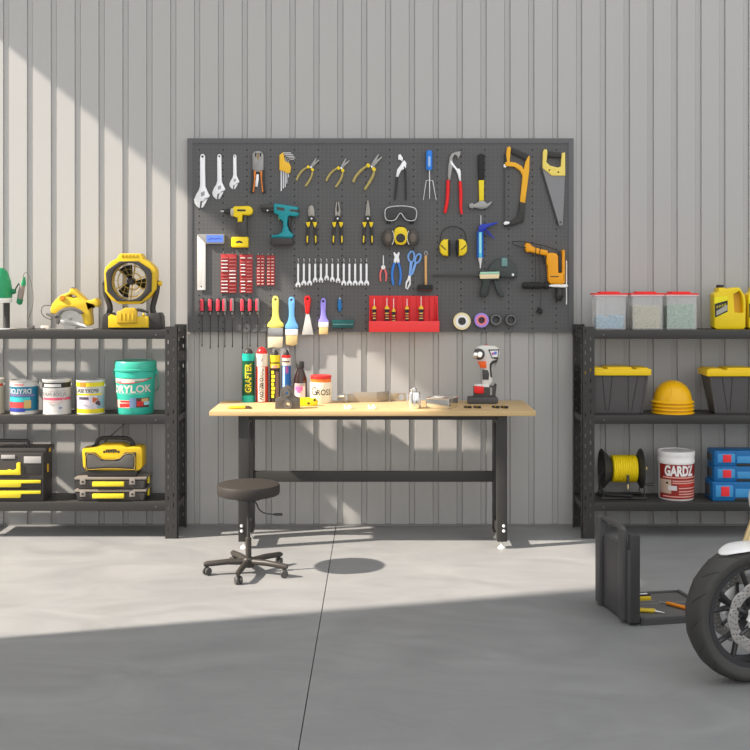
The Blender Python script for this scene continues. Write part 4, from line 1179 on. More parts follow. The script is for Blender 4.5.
# ------------------------------------------------------------------ stool
sx0, sy0 = -.735, -1.2
t = thing('work_stool', 'round dark brown padded stool on a five legged castor base', 'stool', (sx0, sy0, 0))
leather = mat('stool_vinyl', (52, 48, 45), .6, k=1.0, spec=.3)
MB().lathe([(0, .446), (.168, .446), (.175, .450), (.178, .460), (.178, .494), (.173, .505), (.160, .509), (0, .511)], (sx0, sy0, 0), 'z', 44).build('seat', leather, t)
MB().lathe([(0, .42), (.075, .42), (.075, .447), (0, .447)], (sx0, sy0, 0), 'z', 20).build('seat_plate', black, t)
sm_ = mat('stool_base', (58, 54, 50), .45, k=1.0)
MB().lathe([(0, .185), (.010, .185), (.010, .425), (0, .425)], (sx0, sy0, 0), 'z', 16).build('gas_rod', black, t)
MB().lathe([(0, .05), (.017, .05), (.017, .20), (.013, .204), (0, .204)], (sx0, sy0, 0), 'z', 20).build('column', sm_, t)
MB().tube([(sx0 + .02, sy0 - .02, .418), (sx0 + .05, sy0 - .05, .410), (sx0 + .065, sy0 - .07, .375), (sx0 + .10, sy0 - .085, .355), (sx0 + .155, sy0 - .09, .352)], .0036, 8, sm=1).build('lever', black, t)
MB().lathe([(0, 0), (.006, .002), (.008, .02), (.007, .05), (0, .052)], (sx0 + .15, sy0 - .09, .352), 'x', 12).build('lever_knob', black, t)
MB().lathe([(0, .036), (.030, .036), (.036, .05), (.036, .075), (.028, .088), (0, .09)], (sx0, sy0, 0), 'z', 24).build('hub', sm_, t)
for i in range(5):
    a = math.radians(263 + 72 * i)
    ux, uy = math.cos(a), math.sin(a)
    lg = MB(); lg.tube([(sx0 + ux * .02, sy0 + uy * .02, .066), (sx0 + ux * .12, sy0 + uy * .12, .070), (sx0 + ux * .235, sy0 + uy * .235, .063), (sx0 + ux * .252, sy0 + uy * .252, .060)], [.019, .017, .016, .011], 12)
    l_ = lg.build('leg', sm_, t)
    c_ = MB(); cx, cy = sx0 + ux * .232, sy0 + uy * .232
    c_.lathe([(0, .03), (.009, .03), (.009, .06), (0, .06)], (cx, cy, 0), 'z', 12)
    for s in (-1, 1):
        w_ = MB(); M = Matrix.Translation((cx, cy, .0225)) @ Matrix.Rotation(a + .6, 4, 'Z')
        w_.lathe([(0, -.007), (.019, -.007), (.0222, -.003), (.0222, .003), (.019, .007), (0, .007)], (0, s * .012, 0), 'y', 18).xf(M).build('wheel', dark, l_)
    c_.build('castor_stem', black, l_)

# ------------------------------------------------------------------ shelving
T1, T2, T3 = 1.3385, .7923, .2330
def shelf(side, label):
    """side -1: unit on the left of the bench, +1: on the right; inner end nearest the bench"""
    xi = -1.288 if side < 0 else 1.311
    x_in, x_out = xi, xi + side * 1.5
    t = thing('shelving_unit', label, 'shelving', ((x_in + x_out) / 2, -.19, 0), 'steel shelving units')
    YF, YB_ = -.375, -.022
    def slots(x0, x1, z0, z1, cols, w=.007, h=.024):
        H = []
        for c, f in enumerate(cols):
            x = x0 + (x1 - x0) * f
            z = z0 + .05 + (.02 if c else 0)
            while z < z1 - .04:
                H.append([(x - w / 2, z), (x + w / 2, z), (x + w / 2, z + h), (x - w / 2, z + h)]); z += .0667
        return H
    for ex in (x_in, x_out):
        inner = ex == x_in
        d = side if inner else -side
        for yf, front in ((YF, True), (YB_, False)):
            xa, xb = sorted((ex, ex + d * .079))
            z1 = 1.362
            b = MB()
            b.plate([(xa, 0), (xb, 0), (xb, z1), (xa, z1)], yf + .003 if front else yf, .003, 0, slots(xa, xb, .0, z1, (.25, .68) if front else (.3, .7)))
            b2 = MB().plate([(0, 0), (.05, 0), (.05, z1), (0, z1)], 0, .003, 0, slots(0, .05, 0, z1, (.5,)))
            y0 = yf if front else yf - .05
            b2.xf(Matrix(((0, 1, 0, ex + (.003 if d > 0 else 0)), (1, 0, 0, y0), (0, 0, 1, 0), (0, 0, 0, 1))))
            me = bpy.data.meshes.new('t'); b2.bm.to_mesh(me); b2.bm.free(); b.bm.from_mesh(me); bpy.data.meshes.remove(me)
            b.build('post', shelf_m, t)
    for zt in (T1, T2, T3):
        xa, xb = sorted((x_in + side * .078, x_out - side * .078))
        MB().box(xa, xb, YF + .001, YF + .028, zt - .056, zt - .001, .002).build('front_beam', shelf_m, t)
        MB().box(xa, xb, -.062, -.046, zt - .046, zt - .004, .002).build('rear_beam', shelf_m, t)
        MB().box(xa, xb, YF + .004, -.098, zt - .008, zt, .001).build('shelf_deck', mat('deck_steel', (52, 50, 48), .5), t)
        for ex in (x_in, x_out):
            d = side if ex == x_in else -side
            xa2, xb2 = sorted((ex + d * .004, ex + d * .03))
            MB().box(xa2, xb2, YF + .01, YB_ - .01, zt - .05, zt - .01, .001).build('end_brace', shelf_m, t)
        for f in (.045, .955):
            xx = xa + (xb - xa) * f
            MB().lathe([(0, -.003), (.003, -.003), (.004, 0), (0, 0)], (xx, YF + .001, zt - .03), 'y', 10).build('rivet', grey_steel, t)
    return t
shelf(-1, 'black slotted steel shelving unit left of the workbench, holding paint cans')
shelf(1, 'black slotted steel shelving unit right of the workbench, holding bins and helmets')

# ---- left unit, top shelf
Yf = -.21
J = crop(80, 240, 6.25, Yf)
def sit(pts, zt, eps=.0005):
    zb = min(z for _, z in pts); return [(x, zt + eps if z - zb < 1e-6 else z) for x, z in pts]
(xf, zc), = J((322, 255))
t = thing('jobsite_fan', 'yellow and black jobsite fan with a round caged head', 'fan', (xf, Yf, T1))
def PF(name, m, par, outer, y, th, bev=.003, holes=(), sm=0): return MB().plate(J(*outer), Yf + y, th, bev, holes, sm).build(name, m, par)
kJ = (CAM_D + Yf) / F / 6.25
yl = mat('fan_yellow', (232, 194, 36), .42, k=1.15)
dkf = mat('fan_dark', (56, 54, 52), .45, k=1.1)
PF('shell', yl, t, ((250, 98), (262, 82), (390, 82), (402, 98), (408, 116), (445, 135), (480, 172), (486, 200), (484, 300), (450, 352), (385, 396), (258, 396), (205, 368), (168, 315), (164, 200), (170, 170), (210, 128), (242, 114)), .05, .11, .006, [ring(xf, zc, 116 * kJ, 120 * kJ, 36)])
b = MB()
for u in (278, 300, 322, 344, 366):
    (x, z), = J((u, 98)); b.box(x - .006, x + .006, Yf - .064, Yf + .03, z - .008, z + .012, .002)
b.build('handle_ribs', mat('fan_gold', (206, 168, 40), .45, k=1.1), t)
PF('front_ring', dkf, t, ((265, 130), (380, 130), (452, 178), (462, 205), (460, 315), (398, 376), (247, 378), (188, 318), (178, 205), (190, 182)), -.058, .022, .005, [ring(xf, zc, 109 * kJ, 114 * kJ, 36)])
b = MB()
for r in (40, 74, 104): b.tube([(x, Yf - .058, z) for x, z in ring(xf, zc, r * kJ, r * kJ * 1.04, 28)], .0012, 6, closed=True)
for i in range(16):
    a = i * PI / 8 + .1
    b.tube([(xf + 38 * kJ * math.cos(a), Yf - .058, zc + 38 * kJ * math.sin(a)), (xf + 112 * kJ * math.cos(a + .25), Yf - .058, zc + 115 * kJ * math.sin(a + .25))], .0009, 6)
b.build('grille', mat('grille_brass', (150, 128, 60), .4, .3), t)
b = MB()
for r in (52, 96): b.tube([(x, Yf + .045, z) for x, z in ring(xf, zc, r * kJ, r * kJ, 28)], .0035, 6, closed=True)
for i in range(6):
    a = i * PI / 3 + .4
    b.tube([(xf + 20 * kJ * math.cos(a), Yf + .045, zc + 20 * kJ * math.sin(a)), (xf + 116 * kJ * math.cos(a), Yf + .045, zc + 119 * kJ * math.sin(a))], .004, 6)
b.build('rear_grille', yl, t)
for a0, w in ((107, 46), (-14, 44), (232, 50)):
    bm = bmesh.new(); rows = []
    for i in range(9):
        f = i / 8; a = math.radians(a0 - w * .5 + w * f)
        rows.append([bm.verts.new((xf + r * kJ * math.cos(a + (r - 20) * .0012), Yf + .018 - .04 * f, zc + r * kJ * math.sin(a + (r - 20) * .0012))) for r in (20, 50, 80, 104)])
    for i in range(8):
        for j in range(3): bm.faces.new((rows[i][j], rows[i + 1][j], rows[i + 1][j + 1], rows[i][j + 1]))
    bmesh.ops.solidify(bm, geom=bm.faces[:], thickness=.003)
    b = MB(); b._add(bm); b.build('blade', black, t)
MB().lathe([(0, -.05), (.016, -.05), (.022, -.042), (.022, .05), (0, .05)], (xf, Yf, zc), 'y', 22).build('hub', black, t)
for nm, pts in (('left', ((158, 250), (152, 300), (170, 360), (192, 420), (180, 460), (172, 520))), ('right', ((490, 250), (484, 310), (466, 370), (452, 420), (462, 470), (480, 520)))):
    MB().tube([(x, Yf, z) for x, z in J(*pts)], [.011, .016, .019, .019, .020, .020], 12, sm=1).build('bracket_arm', dkf, t)
(x, z), = J((500, 268)); MB().lathe([(0, -.012), (.016, -.012), (.018, 0), (.016, .012), (0, .012)], (x, Yf, z), 'x', 18).build('pivot_knob', yl, t)
(x, z), = J((152, 268)); MB().lathe([(0, -.010), (.014, -.010), (.016, 0), (.014, .012), (0, .012)], (x, Yf, z), 'x', 18).build('pivot_knob', dkf, t)
PF('base', dkf, t, sit(((150, 1), (0, 0)), 0) and ((152, 552), (158, 470), (172, 452), (205, 450), (215, 475), (440, 475), (450, 452), (505, 450), (518, 475), (522, 552)), .07, .14, .005)
PF('battery', yl, t, ((198, 540), (198, 470), (214, 458), (252, 470), (440, 470), (446, 480), (446, 540)), -.069, .03, .005)
PF('power_unit', mat('fan_gold', (206, 168, 40)), t, ((252, 510), (256, 440), (280, 434), (300, 418), (365, 418), (380, 440), (378, 510)), -.085, .03, .006)
b = MB()
for u in (280, 305, 330, 355):
    (x, z), = J((u, 470)); b.box(x - .003, x + .003, Yf - .118, Yf - .112, z - .022, z + .022, .001)
b.build('battery_ribs', yl, t)
MB().tube([(x, Yf - .06, z) for x, z in J((366, 430), (400, 434), (440, 448))], [.010, .011, .006], 10, sm=1).build('hose', black, t)
(x, z), = J((415, 462)); MB().ell((x, Yf - .09, z), .011, .011, .011).build('knob', yl, t)
# rest the fan exactly on the shelf
dz = T1 + .0005 - J((152, 552))[0][1]
t.location.z += dz

# circular saw
Ys = -.24
I_ = crop(0, 240, 6.25, Ys)
dzs = T1 + .0005 - I_((0, 552))[0][1]
def II(*p): return [(x, z + dzs) for x, z in I_(*p)]
kI = (CAM_D + Ys) / F / 6.25
(xs, zs_), = II((455, 482))
t = thing('circular_saw', 'yellow circular saw with an exposed silver blade', 'circular saw', (xs, Ys, T1))
def PS(name, m, par, outer, y, th, bev=.003, holes=(), sm=0): return MB().plate(II(*outer), Ys + y, th, bev, holes, sm).build(name, m, par)
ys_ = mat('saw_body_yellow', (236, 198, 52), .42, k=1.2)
hd = PS('housing', ys_, t, ((326, 425), (336, 395), (356, 370), (390, 340), (442, 320), (450, 300), (466, 296), (486, 312), (520, 345), (550, 372), (580, 370), (606, 358), (622, 372), (627, 398), (616, 414), (600, 408), (562, 396), (572, 430), (580, 520), (562, 530), (534, 520), (526, 480), (512, 440), (478, 416), (432, 416), (396, 440), (374, 458), (332, 452)), .05, .10, .010, [II((436, 346), (452, 336), (476, 340), (496, 354), (470, 356))])
PS('guard', mat('guard_grey', (120, 116, 112), .4, .4, k=1.1), t, [(455 + 96 * math.cos(a), 482 - 70 * math.sin(a)) for a in [i * PI / 12 + .5 for i in range(11)]] + [(455 + 66 * math.cos(a), 482 - 50 * math.sin(a)) for a in [i * PI / 12 + .5 for i in range(10, -1, -1)]], -.048, .016, .003)
tee = []
for i in range(36):
    a = 2 * PI * i / 36
    tee += [(xs + 69 * kI * math.cos(a), zs_ + 69 * kI * math.sin(a)), (xs + 64 * kI * math.cos(a + .12), zs_ + 64 * kI * math.sin(a + .12))]
MB().plate(tee, Ys - .055, .0025, 0).build('blade', chrome, t)
MB().lathe([(0, -.068), (.011, -.067), (.013, -.062), (.013, -.05), (0, -.05)], (xs, Ys, zs_), 'y', 18).build('arbor_bolt', grey_steel, t)
(x, z), = II((403, 357)); MB().lathe([(0, -.062), (.014, -.062), (.018, -.057), (.018, -.048), (0, -.048)], (x, Ys, z), 'y', 20).build('motor_cap', mat('cap_amber', (222, 140, 40), .4, k=1.1), t)
xa, xb = II((300, 0))[0][0], II((592, 0))[0][0]
MB().box(xa, xb, Ys - .052, Ys + .05, T1 + .0005, T1 + .006, .0015).build('base_plate', chrome, t)
PS('depth_arm', chrome, t, ((392, 492), (405, 484), (545, 520), (560, 540), (540, 542), (400, 512)), -.06, .004, .001)
PS('front_lever', mat('guard_grey', (120, 116, 112)), t, ((302, 452), (312, 448), (372, 466), (398, 470), (398, 496), (382, 520), (366, 512), (362, 486), (306, 464)), -.046, .018, .004)
MB().tube([(x, Ys - .02, z) for x, z in II((330, 404), (270, 402), (262, 452), (290, 480), (330, 494))], .0028, 8, sm=1).build('guide_wire', mat('wire_dark', (66, 62, 58), .4), t)
PS('top_latch', dkf, t, ((446, 298), (452, 291), (468, 296), (464, 306), (450, 306)), .02, .04, .002)

# plug lying by the saw
x, _ = W(31, 0, -.25)
t = thing('plug', 'grey cable plug lying on the top shelf between router and saw', 'plug', (x, -.25, T1))
MB().box(x - .022, x + .022, -.265, -.235, T1 + .0005, T1 + .025, .006).build('body', mat('plug_grey', (112, 106, 102), .5, k=1.1), t)
b = MB()
for s in (-.008, .008): b.lathe([(0, 0), (.002, 0), (.002, .02), (0, .02)], (x + .021, -.25 + s, T1 + .013), 'x', 8)
b.build('pin', steel, t)
x2_, _ = W(46, 0, -.27)
t = thing('spare_collet', 'small pale metal collet lying on the top shelf left of the saw', 'collet', (x2_, -.27, T1))
MB().lathe([(0, -.03), (.010, -.03), (.012, -.026), (.012, .01), (.007, .02), (0, .02)], (x2_, -.27, T1 + .0128), 'x', 14).build('body', mat('collet', (206, 196, 180), .4, .4), t)
MB().lathe([(0, 0), (.009, 0), (.009, .008), (0, .008)], (x2_ + .02, -.27, T1 + .0128), 'x', 12).build('nut', grey_steel, t)

# plunge router, half outside the picture
Yr = -.235
Ir = crop(0, 240, 6.25, Yr)
kI = (CAM_D + Yr) / F / 6.25
xr, _ = Ir((-10, 0))[0]
zr = lambda v: Ir((0, v))[0][1] 
t = thing('plunge_router', 'green plunge router on a round base with a hanging side handle', 'router', (xr, Yr, T1))
gr = mat('router_green', (36, 160, 104), .4, k=1.15)
gd = mat('router_green_dark', (24, 128, 84), .45, k=1.15)
MB().lathe([(0, T1 + .0006), (.135, T1 + .0006), (.138, T1 + .004), (.135, T1 + .010), (.04, T1 + .012), (0, T1 + .012)], (xr, Yr, 0), 'z', 40).build('base', chrome, t)
r0 = lambda u: (u + 10) * kI
MB().lathe([(0, zr(362)), (r0(72), zr(362)), (r0(76), zr(330)), (r0(66), zr(260)), (r0(46), zr(200)), (r0(24), zr(176)), (0, zr(172))], (xr, Yr, 0), 'z', 32).build('motor_housing', gr, t)
MB().lathe([(0, zr(392)), (r0(66), zr(392)), (r0(72), zr(384)), (r0(72), zr(361)), (0, zr(361))], (xr, Yr, 0), 'z', 32).build('collar', white, t)
b = MB()
xcol = Ir((42, 0))[0][0]
for s in (1, -1): b.lathe([(0, T1 + .011), (.020, T1 + .011), (.020, zr(388)), (0, zr(388))], (xr + s * (xcol - xr), Yr, 0), 'z', 20)
b.build('plunge_column', black, t)
b = MB(); b.tube([(xr + .048, Yr - .062, zr(350)), (xr + .068, Yr - .022, zr(240))], .0028, 6); b.build('trim_line', white, t)
(x, z) = Ir((84, 322))[0]
MB().tube([(xr + r0(60), Yr, z), (x, Yr, z), (x + .015, Yr, z)], [.020, .018, .012], 14).build('side_knob', gd, t)
hp = Ir((146, 238), (142, 275), (128, 350), (120, 395))
h = MB().tube([(a_, Yr, b_) for a_, b_ in hp], [.012, .017, .021, .014], 14, sm=1).build('side_handle', mat('handle_grey', (150, 138, 130), .45, k=1.1), t)
hp2 = Ir((148, 232), (146, 262), (143, 284))
MB().tube([(a_, Yr, b_) for a_, b_ in hp2], [.010, .0165, .0185], 14).build('handle_top', gr, h)
hp3 = Ir((126, 368), (120, 396), (116, 402))
MB().tube([(a_, Yr, b_) for a_, b_ in hp3], [.0205, .019, .008], 14).build('handle_tip', gd, h)
MB().tube([(x + .01, Yr, z)] + [(a_, Yr, b_) for a_, b_ in Ir((100, 300), (118, 272), (128, 290))], .005, 8).build('handle_stalk', dkf, t)
cb = [(a_, Yr - .01, b_) for a_, b_ in Ir((148, 234), (152, 208), (168, 198), (186, 230), (205, 300), (212, 390), (196, 450), (178, 500))]
cb.append((cb[-1][0], Yr - .03, T1 + .004))
MB().tube(cb, .0026, 8, sm=2).build('power_cord', mat('cord_grey', (110, 104, 98), .5), t)

# ---- left unit, middle shelf
def can(label, px, Y, rpx, ytop, m_body, bail=1):
    k = (CAM_D + Y) / F
    x = W(px, 0, Y)[0]; r = rpx * k
    h = W(0, ytop, Y - r)[1] - T2
    t = thing('paint_can', label, 'paint can', (x, Y, T2), 'paint cans on the middle shelf')
    MB().lathe([(0, 0), (r, 0), (r * 1.015, .003), (r, .007), (r * .985, .010), (r * .985, h - .014), (r, h - .010), (r * 1.015, h - .005), (r * 1.0, h), (r * .93, h), (r * .92, h - .006), (0, h - .006)], (x, Y, T2 + .0005), 'z', 40).build('body', m_body, t)
    MB().lathe([(0, h - .010), (r * .86, h - .010), (r * .88, h - .001), (r * .84, h - .001), (r * .80, h - .004), (0, h - .004)], (x, Y, T2 + .0005), 'z', 36).build('lid', steel, t)
    R_ = r * 1.02
    for s in (-1, 1):
        MB().lathe([(0, -.004), (.009, -.004), (.011, 0), (0, 0)] if s < 0 else [(0, 0), (.011, 0), (.009, .004), (0, .004)], (x + s * r, Y, T2 + h - .035), 'x', 12).build('ear', white, t)
    pts = [(x - R_ * math.cos(a), Y - bail * (R_ * .99 + .003) * math.sin(a), T2 + h - .035 - .12 * math.sin(a)) for a in [i * PI / 12 for i in range(13)]]
    MB().tube(pts, .0016, 6).build('bail_handle', mat('bail_wire', (176, 174, 172), .35, .5), t)
    return t, x, r * .985, h
zc_ = lambda py, Y: W(0, py, Y)[1]
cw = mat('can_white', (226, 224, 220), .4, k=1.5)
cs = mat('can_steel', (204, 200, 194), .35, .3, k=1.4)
# partly outside the picture
t, x, r, h = can('cream paint can at the left picture edge with an orange red band', -10, -.26, 14, 380, mat('can_cream', (206, 200, 176), .45, k=1.2), -1)
MB().wrap(x, -.26, r, r, T2 + h - .045, T2 + h - .028, -80, 80, .0008).build('band', mat('band_orange_red', (204, 74, 40), .45, k=1.1), t)
# blue can
Y = -.265; yf_ = Y - .09
t, x, r, h = can('blue and white paint can with mirrored white lettering and a red patch', 24.5, Y, 14, 381, cs, -1)
MB().wrap(x, Y, r, r, zc_(411, yf_), zc_(386, yf_), -84, 84, .0008, 24).build('label', mat('can_blue', (18, 110, 142), .4, k=1.1), t)
MB().wrap(x, Y, r, r, zc_(387, yf_), zc_(381.5, yf_), -84, 84, .0009, 24).build('label_top', cw, t)
MB().wrap(x, Y, r + .0008, r + .0008, zc_(402, yf_), zc_(397.5, yf_), -70, 40, .0006).build('label_patch', mat('patch_aqua', (66, 190, 190), .4, k=1.1), t)
MB().wrap(x, Y, r + .0008, r + .0008, zc_(408, yf_), zc_(402.5, yf_), -80, 14, .0006).build('label_patch', mat('patch_red', (226, 72, 72), .4, k=1.1), t)
MB().wrap(x, Y, r + .0008, r + .0008, zc_(408.5, yf_), zc_(400.5, yf_), 15, 44, .0006).build('label_patch', mat('patch_sand', (198, 170, 100), .5, k=1.1), t)
MB().wrap(x, Y, r + .0008, r + .0008, zc_(412, yf_), zc_(408.8, yf_), -70, 20, .0006).build('label_patch', mat('patch_navy', (52, 64, 160), .5, k=1.1), t)
MB().wrap(x, Y, r + .0009, r + .0009, zc_(385.4, yf_), zc_(384.5, yf_), -26, 16, .0006).build('label_mark', mat('patch_red', (226, 72, 72)), t)
MB().wrap(x, Y, r + .0008, r + .0008, zc_(396.5, yf_), zc_(394.5, yf_), -70, 60, .0006).build('label_line', mat('patch_mauve', (120, 110, 150), .5, k=1.1), t)
text('lettering', 'DRYLOK', cw, t, -.012, .0012, zc_(391.5, yf_), .033, .165, 0, mirror=True, cyl=(x, Y, r), bold=.03)
# white can
t, x, r, h = can('white paint can with a black top band and pink red stripe', 57, Y, 14.2, 380, cw)
MB().wrap(x, Y, r, r, zc_(388, yf_), zc_(382.8, yf_), -88, 88, .0008, 24).build('black_band', mat('ink_black', (28, 26, 26)), t)
MB().wrap(x, Y, r + .0008, r + .0008, zc_(387.2, yf_), zc_(384.2, yf_), -44, 32, .0006).build('band_plate', mat('plate_pale', (206, 204, 202), .5, k=1.2), t)
tg = mat('ink_grey', (128, 122, 122), .5, k=1.1)
text('lettering', 'FLOOR PAINT', tg, t, 0, .0008, zc_(394.5, yf_), .026, .165, 0, mirror=True, cyl=(x, Y, r), bold=.01)
MB().wrap(x, Y, r, r, zc_(400.3, yf_), zc_(397.8, yf_), -86, 86, .0008, 24).build('stripe', mat('stripe_pink', (218, 92, 116), .5, k=1.1), t)
MB().wrap(x, Y, r, r, zc_(402.6, yf_), zc_(401.6, yf_), -50, 40, .0008).build('printed_line', mat('line_pink', (226, 168, 172), .5, k=1.1), t)
MB().wrap(x, Y, r, r, zc_(391.6, yf_), zc_(390.8, yf_), -50, 60, .0008).build('printed_line', mat('line_grey', (176, 168, 168), .5, k=1.1), t)
MB().wrap(x, Y, r, r, zc_(409, yf_), zc_(407, yf_), 24, 36, .0008).build('printed_mark', mat('mark_slate', (110, 116, 150), .5), t)
# yellow can
t, x, r, h = can('yellow and white paint can with mirrored lettering and an orange picture', 90.7, Y, 14, 381, cw)
yc = mat('can_yellow', (226, 206, 36), .4, k=1.15)
MB().wrap(x, Y, r, r, zc_(387, yf_), zc_(381.8, yf_), -88, 88, .0008, 24).build('top_band', yc, t)
MB().wrap(x, Y, r, r, zc_(414.6, yf_), zc_(409.2, yf_), -88, 88, .0008, 24).build('bottom_band', yc, t)
MB().wrap(x, Y, r + .0008, r + .0008, zc_(387, yf_), zc_(382.6, yf_), -34, -6, .0006).build('badge', mat('badge_ochre', (188, 136, 40), .5, k=1.1), t)
MB().wrap(x, Y, r, r, zc_(395.6, yf_), zc_(393.8, yf_), -70, 70, .0008).build('thin_band', yc, t)
text('lettering', 'EPOXY SEAL', mat('ink_black', (28, 26, 26)), t, -.004, .0008, zc_(391, yf_), .024, .155, 0, mirror=True, cyl=(x, Y, r), bold=.015)
MB().wrap(x, Y, r, r, zc_(408.8, yf_), zc_(395.8, yf_), -84, 40, .0006).build('picture_ground', mat('lilac_white', (212, 204, 216), .45, k=1.2), t)
MB().wrap(x, Y, r, r, zc_(408.8, yf_), zc_(395.8, yf_), 40, 84, .0006).build('picture_sky', mat('sky_patch', (150, 180, 196), .45, k=1.2), t)
MB().wrap(x, Y, r + .0007, r + .0007, zc_(402.5, yf_), zc_(397.2, yf_), 22, 48, .0006, slant=-.012).build('picture', mat('picture_orange', (186, 88, 44), .5, k=1.1), t)
MB().wrap(x, Y, r + .0013, r + .0013, zc_(404.5, yf_), zc_(400.5, yf_), 34, 56, .0006, slant=-.012).build('picture', mat('picture_dark', (70, 52, 60), .5), t)
MB().wrap(x, Y, r + .0007, r + .0007, zc_(399.8, yf_), zc_(397.2, yf_), -38, 6, .0006).build('printed_line', mat('ink_violet', (72, 60, 76), .5), t)

# green bucket
Y = -.245; kb = (CAM_D + Y) / F
x = W(135.6, 0, Y)[0]
L3 = lambda v: W(0, 330 + v / 6.25, Y - .1)[1]
h = L3(196) - T2
rb, rt_ = 17.6 * kb, 20.3 * kb
t = thing('plastic_bucket', 'turquoise lidded plastic bucket with white lettering beside the paint cans', 'bucket', (x, Y, T2))
bg1 = mat('bucket_green', (54, 186, 164), .4, k=1.1)
zz = lambda v: L3(v) - T2
rr_ = lambda v: rb + (rt_ - rb) * (zz(v) / h)
MB().lathe([(0, .0005), (rb * .97, .0005), (rb, .006), (rr_(300), zz(300)), (rr_(300) * 1.03, zz(298)), (rr_(280) * 1.03, zz(262)), (0, zz(262))], (x, Y, T2), 'z', 44).build('body', bg1, t)
MB().lathe([(0, zz(262)), (rt_ * 1.0, zz(262)), (rt_ * 1.04, zz(258)), (rt_ * 1.05, zz(248)), (rt_ * 1.02, zz(244)), (rt_ * 1.02, zz(206)), (rt_ * .98, zz(198)), (rt_ * .92, zz(198)), (rt_ * .9, zz(202)), (0, zz(202))], (x, Y, T2), 'z', 44).build('lid', mat('bucket_lid', (60, 182, 156), .4, k=1.1), t)
for s in (-1, 1):
    MB().lathe([(0, -.008), (.012, -.008), (.014, 0), (.012, .008), (0, .008)], (x + s * rt_ * 1.03, Y, L3(270)), 'x', 14).build('ear', bg1, t)
pts = [(x - rt_ * 1.07 * math.cos(a), Y + .135 * math.sin(a) * .35, L3(270) - .13 * math.sin(a) ** 1) for a in [i * PI / 14 for i in range(15)]]
pts = [(x + s_ * rt_ * (1.07 + .06 * math.sin(f * PI)) if False else p[0], p[1], p[2]) for p in pts for s_ in (1,)]
hb = [(x + rt_ * 1.06, Y, L3(270)), (x + rt_ * 1.10, Y + .02, L3(320)), (x + rt_ * 1.07, Y + .05, L3(380)), (x + rt_ * .8, Y + .10, L3(400)), (x, Y + .142, L3(405)), (x - rt_ * .8, Y + .10, L3(400)), (x - rt_ * 1.07, Y + .05, L3(380)), (x - rt_ * 1.10, Y + .02, L3(320)), (x - rt_ * 1.06, Y, L3(270))]
MB().tube(hb, .003, 8, sm=2).build('bail_handle', bg1, t)
def BW(v0, v1, a0, a1, lift, m, nm, slant=0):
    MB().wrap(x, Y, rr_(v0) + lift, rr_(v1) + lift, L3(v0), L3(v1), a0, a1, .0006, 20, slant).build(nm, m, t)
wl = mat('bucket_white', (226, 214, 202), .45, k=1.25)
BW(333, 304, -78, 10, .0004, wl, 'label_top')
BW(316, 304, 10, 50, .0004, wl, 'label_top')
rd = mat('label_red', (200, 42, 42), .45, k=1.1)
b = MB()
for i in range(8):
    a0 = -30 + i * 13
    vv = 333 - (i * .95) ** 1.9 * .95
    b.wrap(x, Y, rr_(vv) + .0012, rr_(vv) + .0012, L3(vv + 3), L3(vv - 2), a0, a0 + 14, .0006, 4, slant=(i * 1.6) * .0003)
b.build('red_line', rd, t)
text('lettering', 'UGL', rd, t, -.098, .0012, L3(322), .026, .070, 0, cyl=(x, Y, rr_(322)), bold=.03)
text('lettering', 'DRYLOK', wl, t, -.004, .0010, L3(368), .050, .285, 0, cyl=(x, Y, rr_(360)), bold=.03, skew=.02)
BW(401, 392, -60, 40, .0004, mat('aqua_line', (110, 206, 182), .4, k=1.2), 'label_line')
BW(487, 438, -66, -6, .0004, mat('label_pale_pink', (222, 186, 172), .5, k=1.2), 'label_ground')
BW(485, 462, -44, -6, .0012, rd, 'label_red_patch', .006)
BW(452, 441, -40, -6, .0012, rd, 'label_red_patch')
BW(484, 424, -6, 14, .0004, mat('label_steel_blue', (112, 138, 172), .5, k=1.1), 'label_panel')
BW(484, 424, 14, 58, .0004, mat('label_brown', (86, 52, 50), .5, k=1.1), 'label_panel')
BW(475, 444, 16, 36, .0012, rd, 'label_patch')
BW(452, 428, 30, 54, .0012, mat('label_tan', (206, 168, 112), .5, k=1.1), 'label_patch')
BW(470, 448, 38, 58, .0018, mat('label_aqua', (156, 206, 214), .5, k=1.1), 'label_patch')

# ---- left unit, bottom shelf
# rolling tool box
Yb = -.345; db = .20
N_ = crop(0, 430, 9.375, Yb)
dz = T3 + .0005 - N_((0, 655))[0][1]
def NN(*p): return [(x, z + dz) for x, z in N_(*p)]
(xr_, ztop), = NN((408, 200)); xl = NN((-340, 0))[0][0]
xc = (xl + xr_) / 2
t = thing('tool_box', 'black tool box with yellow drawers and a grey top handle', 'tool box', (xc, Yb + db / 2, T3))
tb = mat('toolbox_black', (66, 62, 60), .5, k=1.1); tbd = mat('toolbox_dark', (50, 47, 46), .5, k=1.1)
yb = mat('toolbox_yellow', (236, 214, 48), .42, k=1.15)
MB().box(xl, xr_, Yb, Yb + db, T3 + .0005, ztop, .010).build('body', tb, t)
MB().box(xl - .006, xr_ + .012, Yb + .012, Yb + db + .01, ztop - .006, NN((0, 160))[0][1], .010).build('lid', tb, t)
def NP(name, m, pts, y, th, bev=.002, par=None): return MB().plate(NN(*pts), Yb - y, th, bev).build(name, m, par or t)
NP('column_panel', tbd, ((224, 224), (392, 224), (392, 400), (224, 400)), -.004, .008)
NP('clear_window', mat('window_grey', (176, 172, 170), .35, k=1.1), ((226, 232), (388, 232), (388, 296), (226, 296)), .004, .003, .001)
NP('clear_window', mat('window_grey', (176, 172, 170)), ((12, 218), (142, 218), (142, 254), (12, 254)), .001, .004, .001)
NP('latch', yb, ((-200, 404), (-200, 362), (60, 362), (90, 352), (120, 362), (150, 354), (160, 344), (160, 296), (176, 286), (196, 290), (200, 400), (190, 404)), .001, .014, .003)
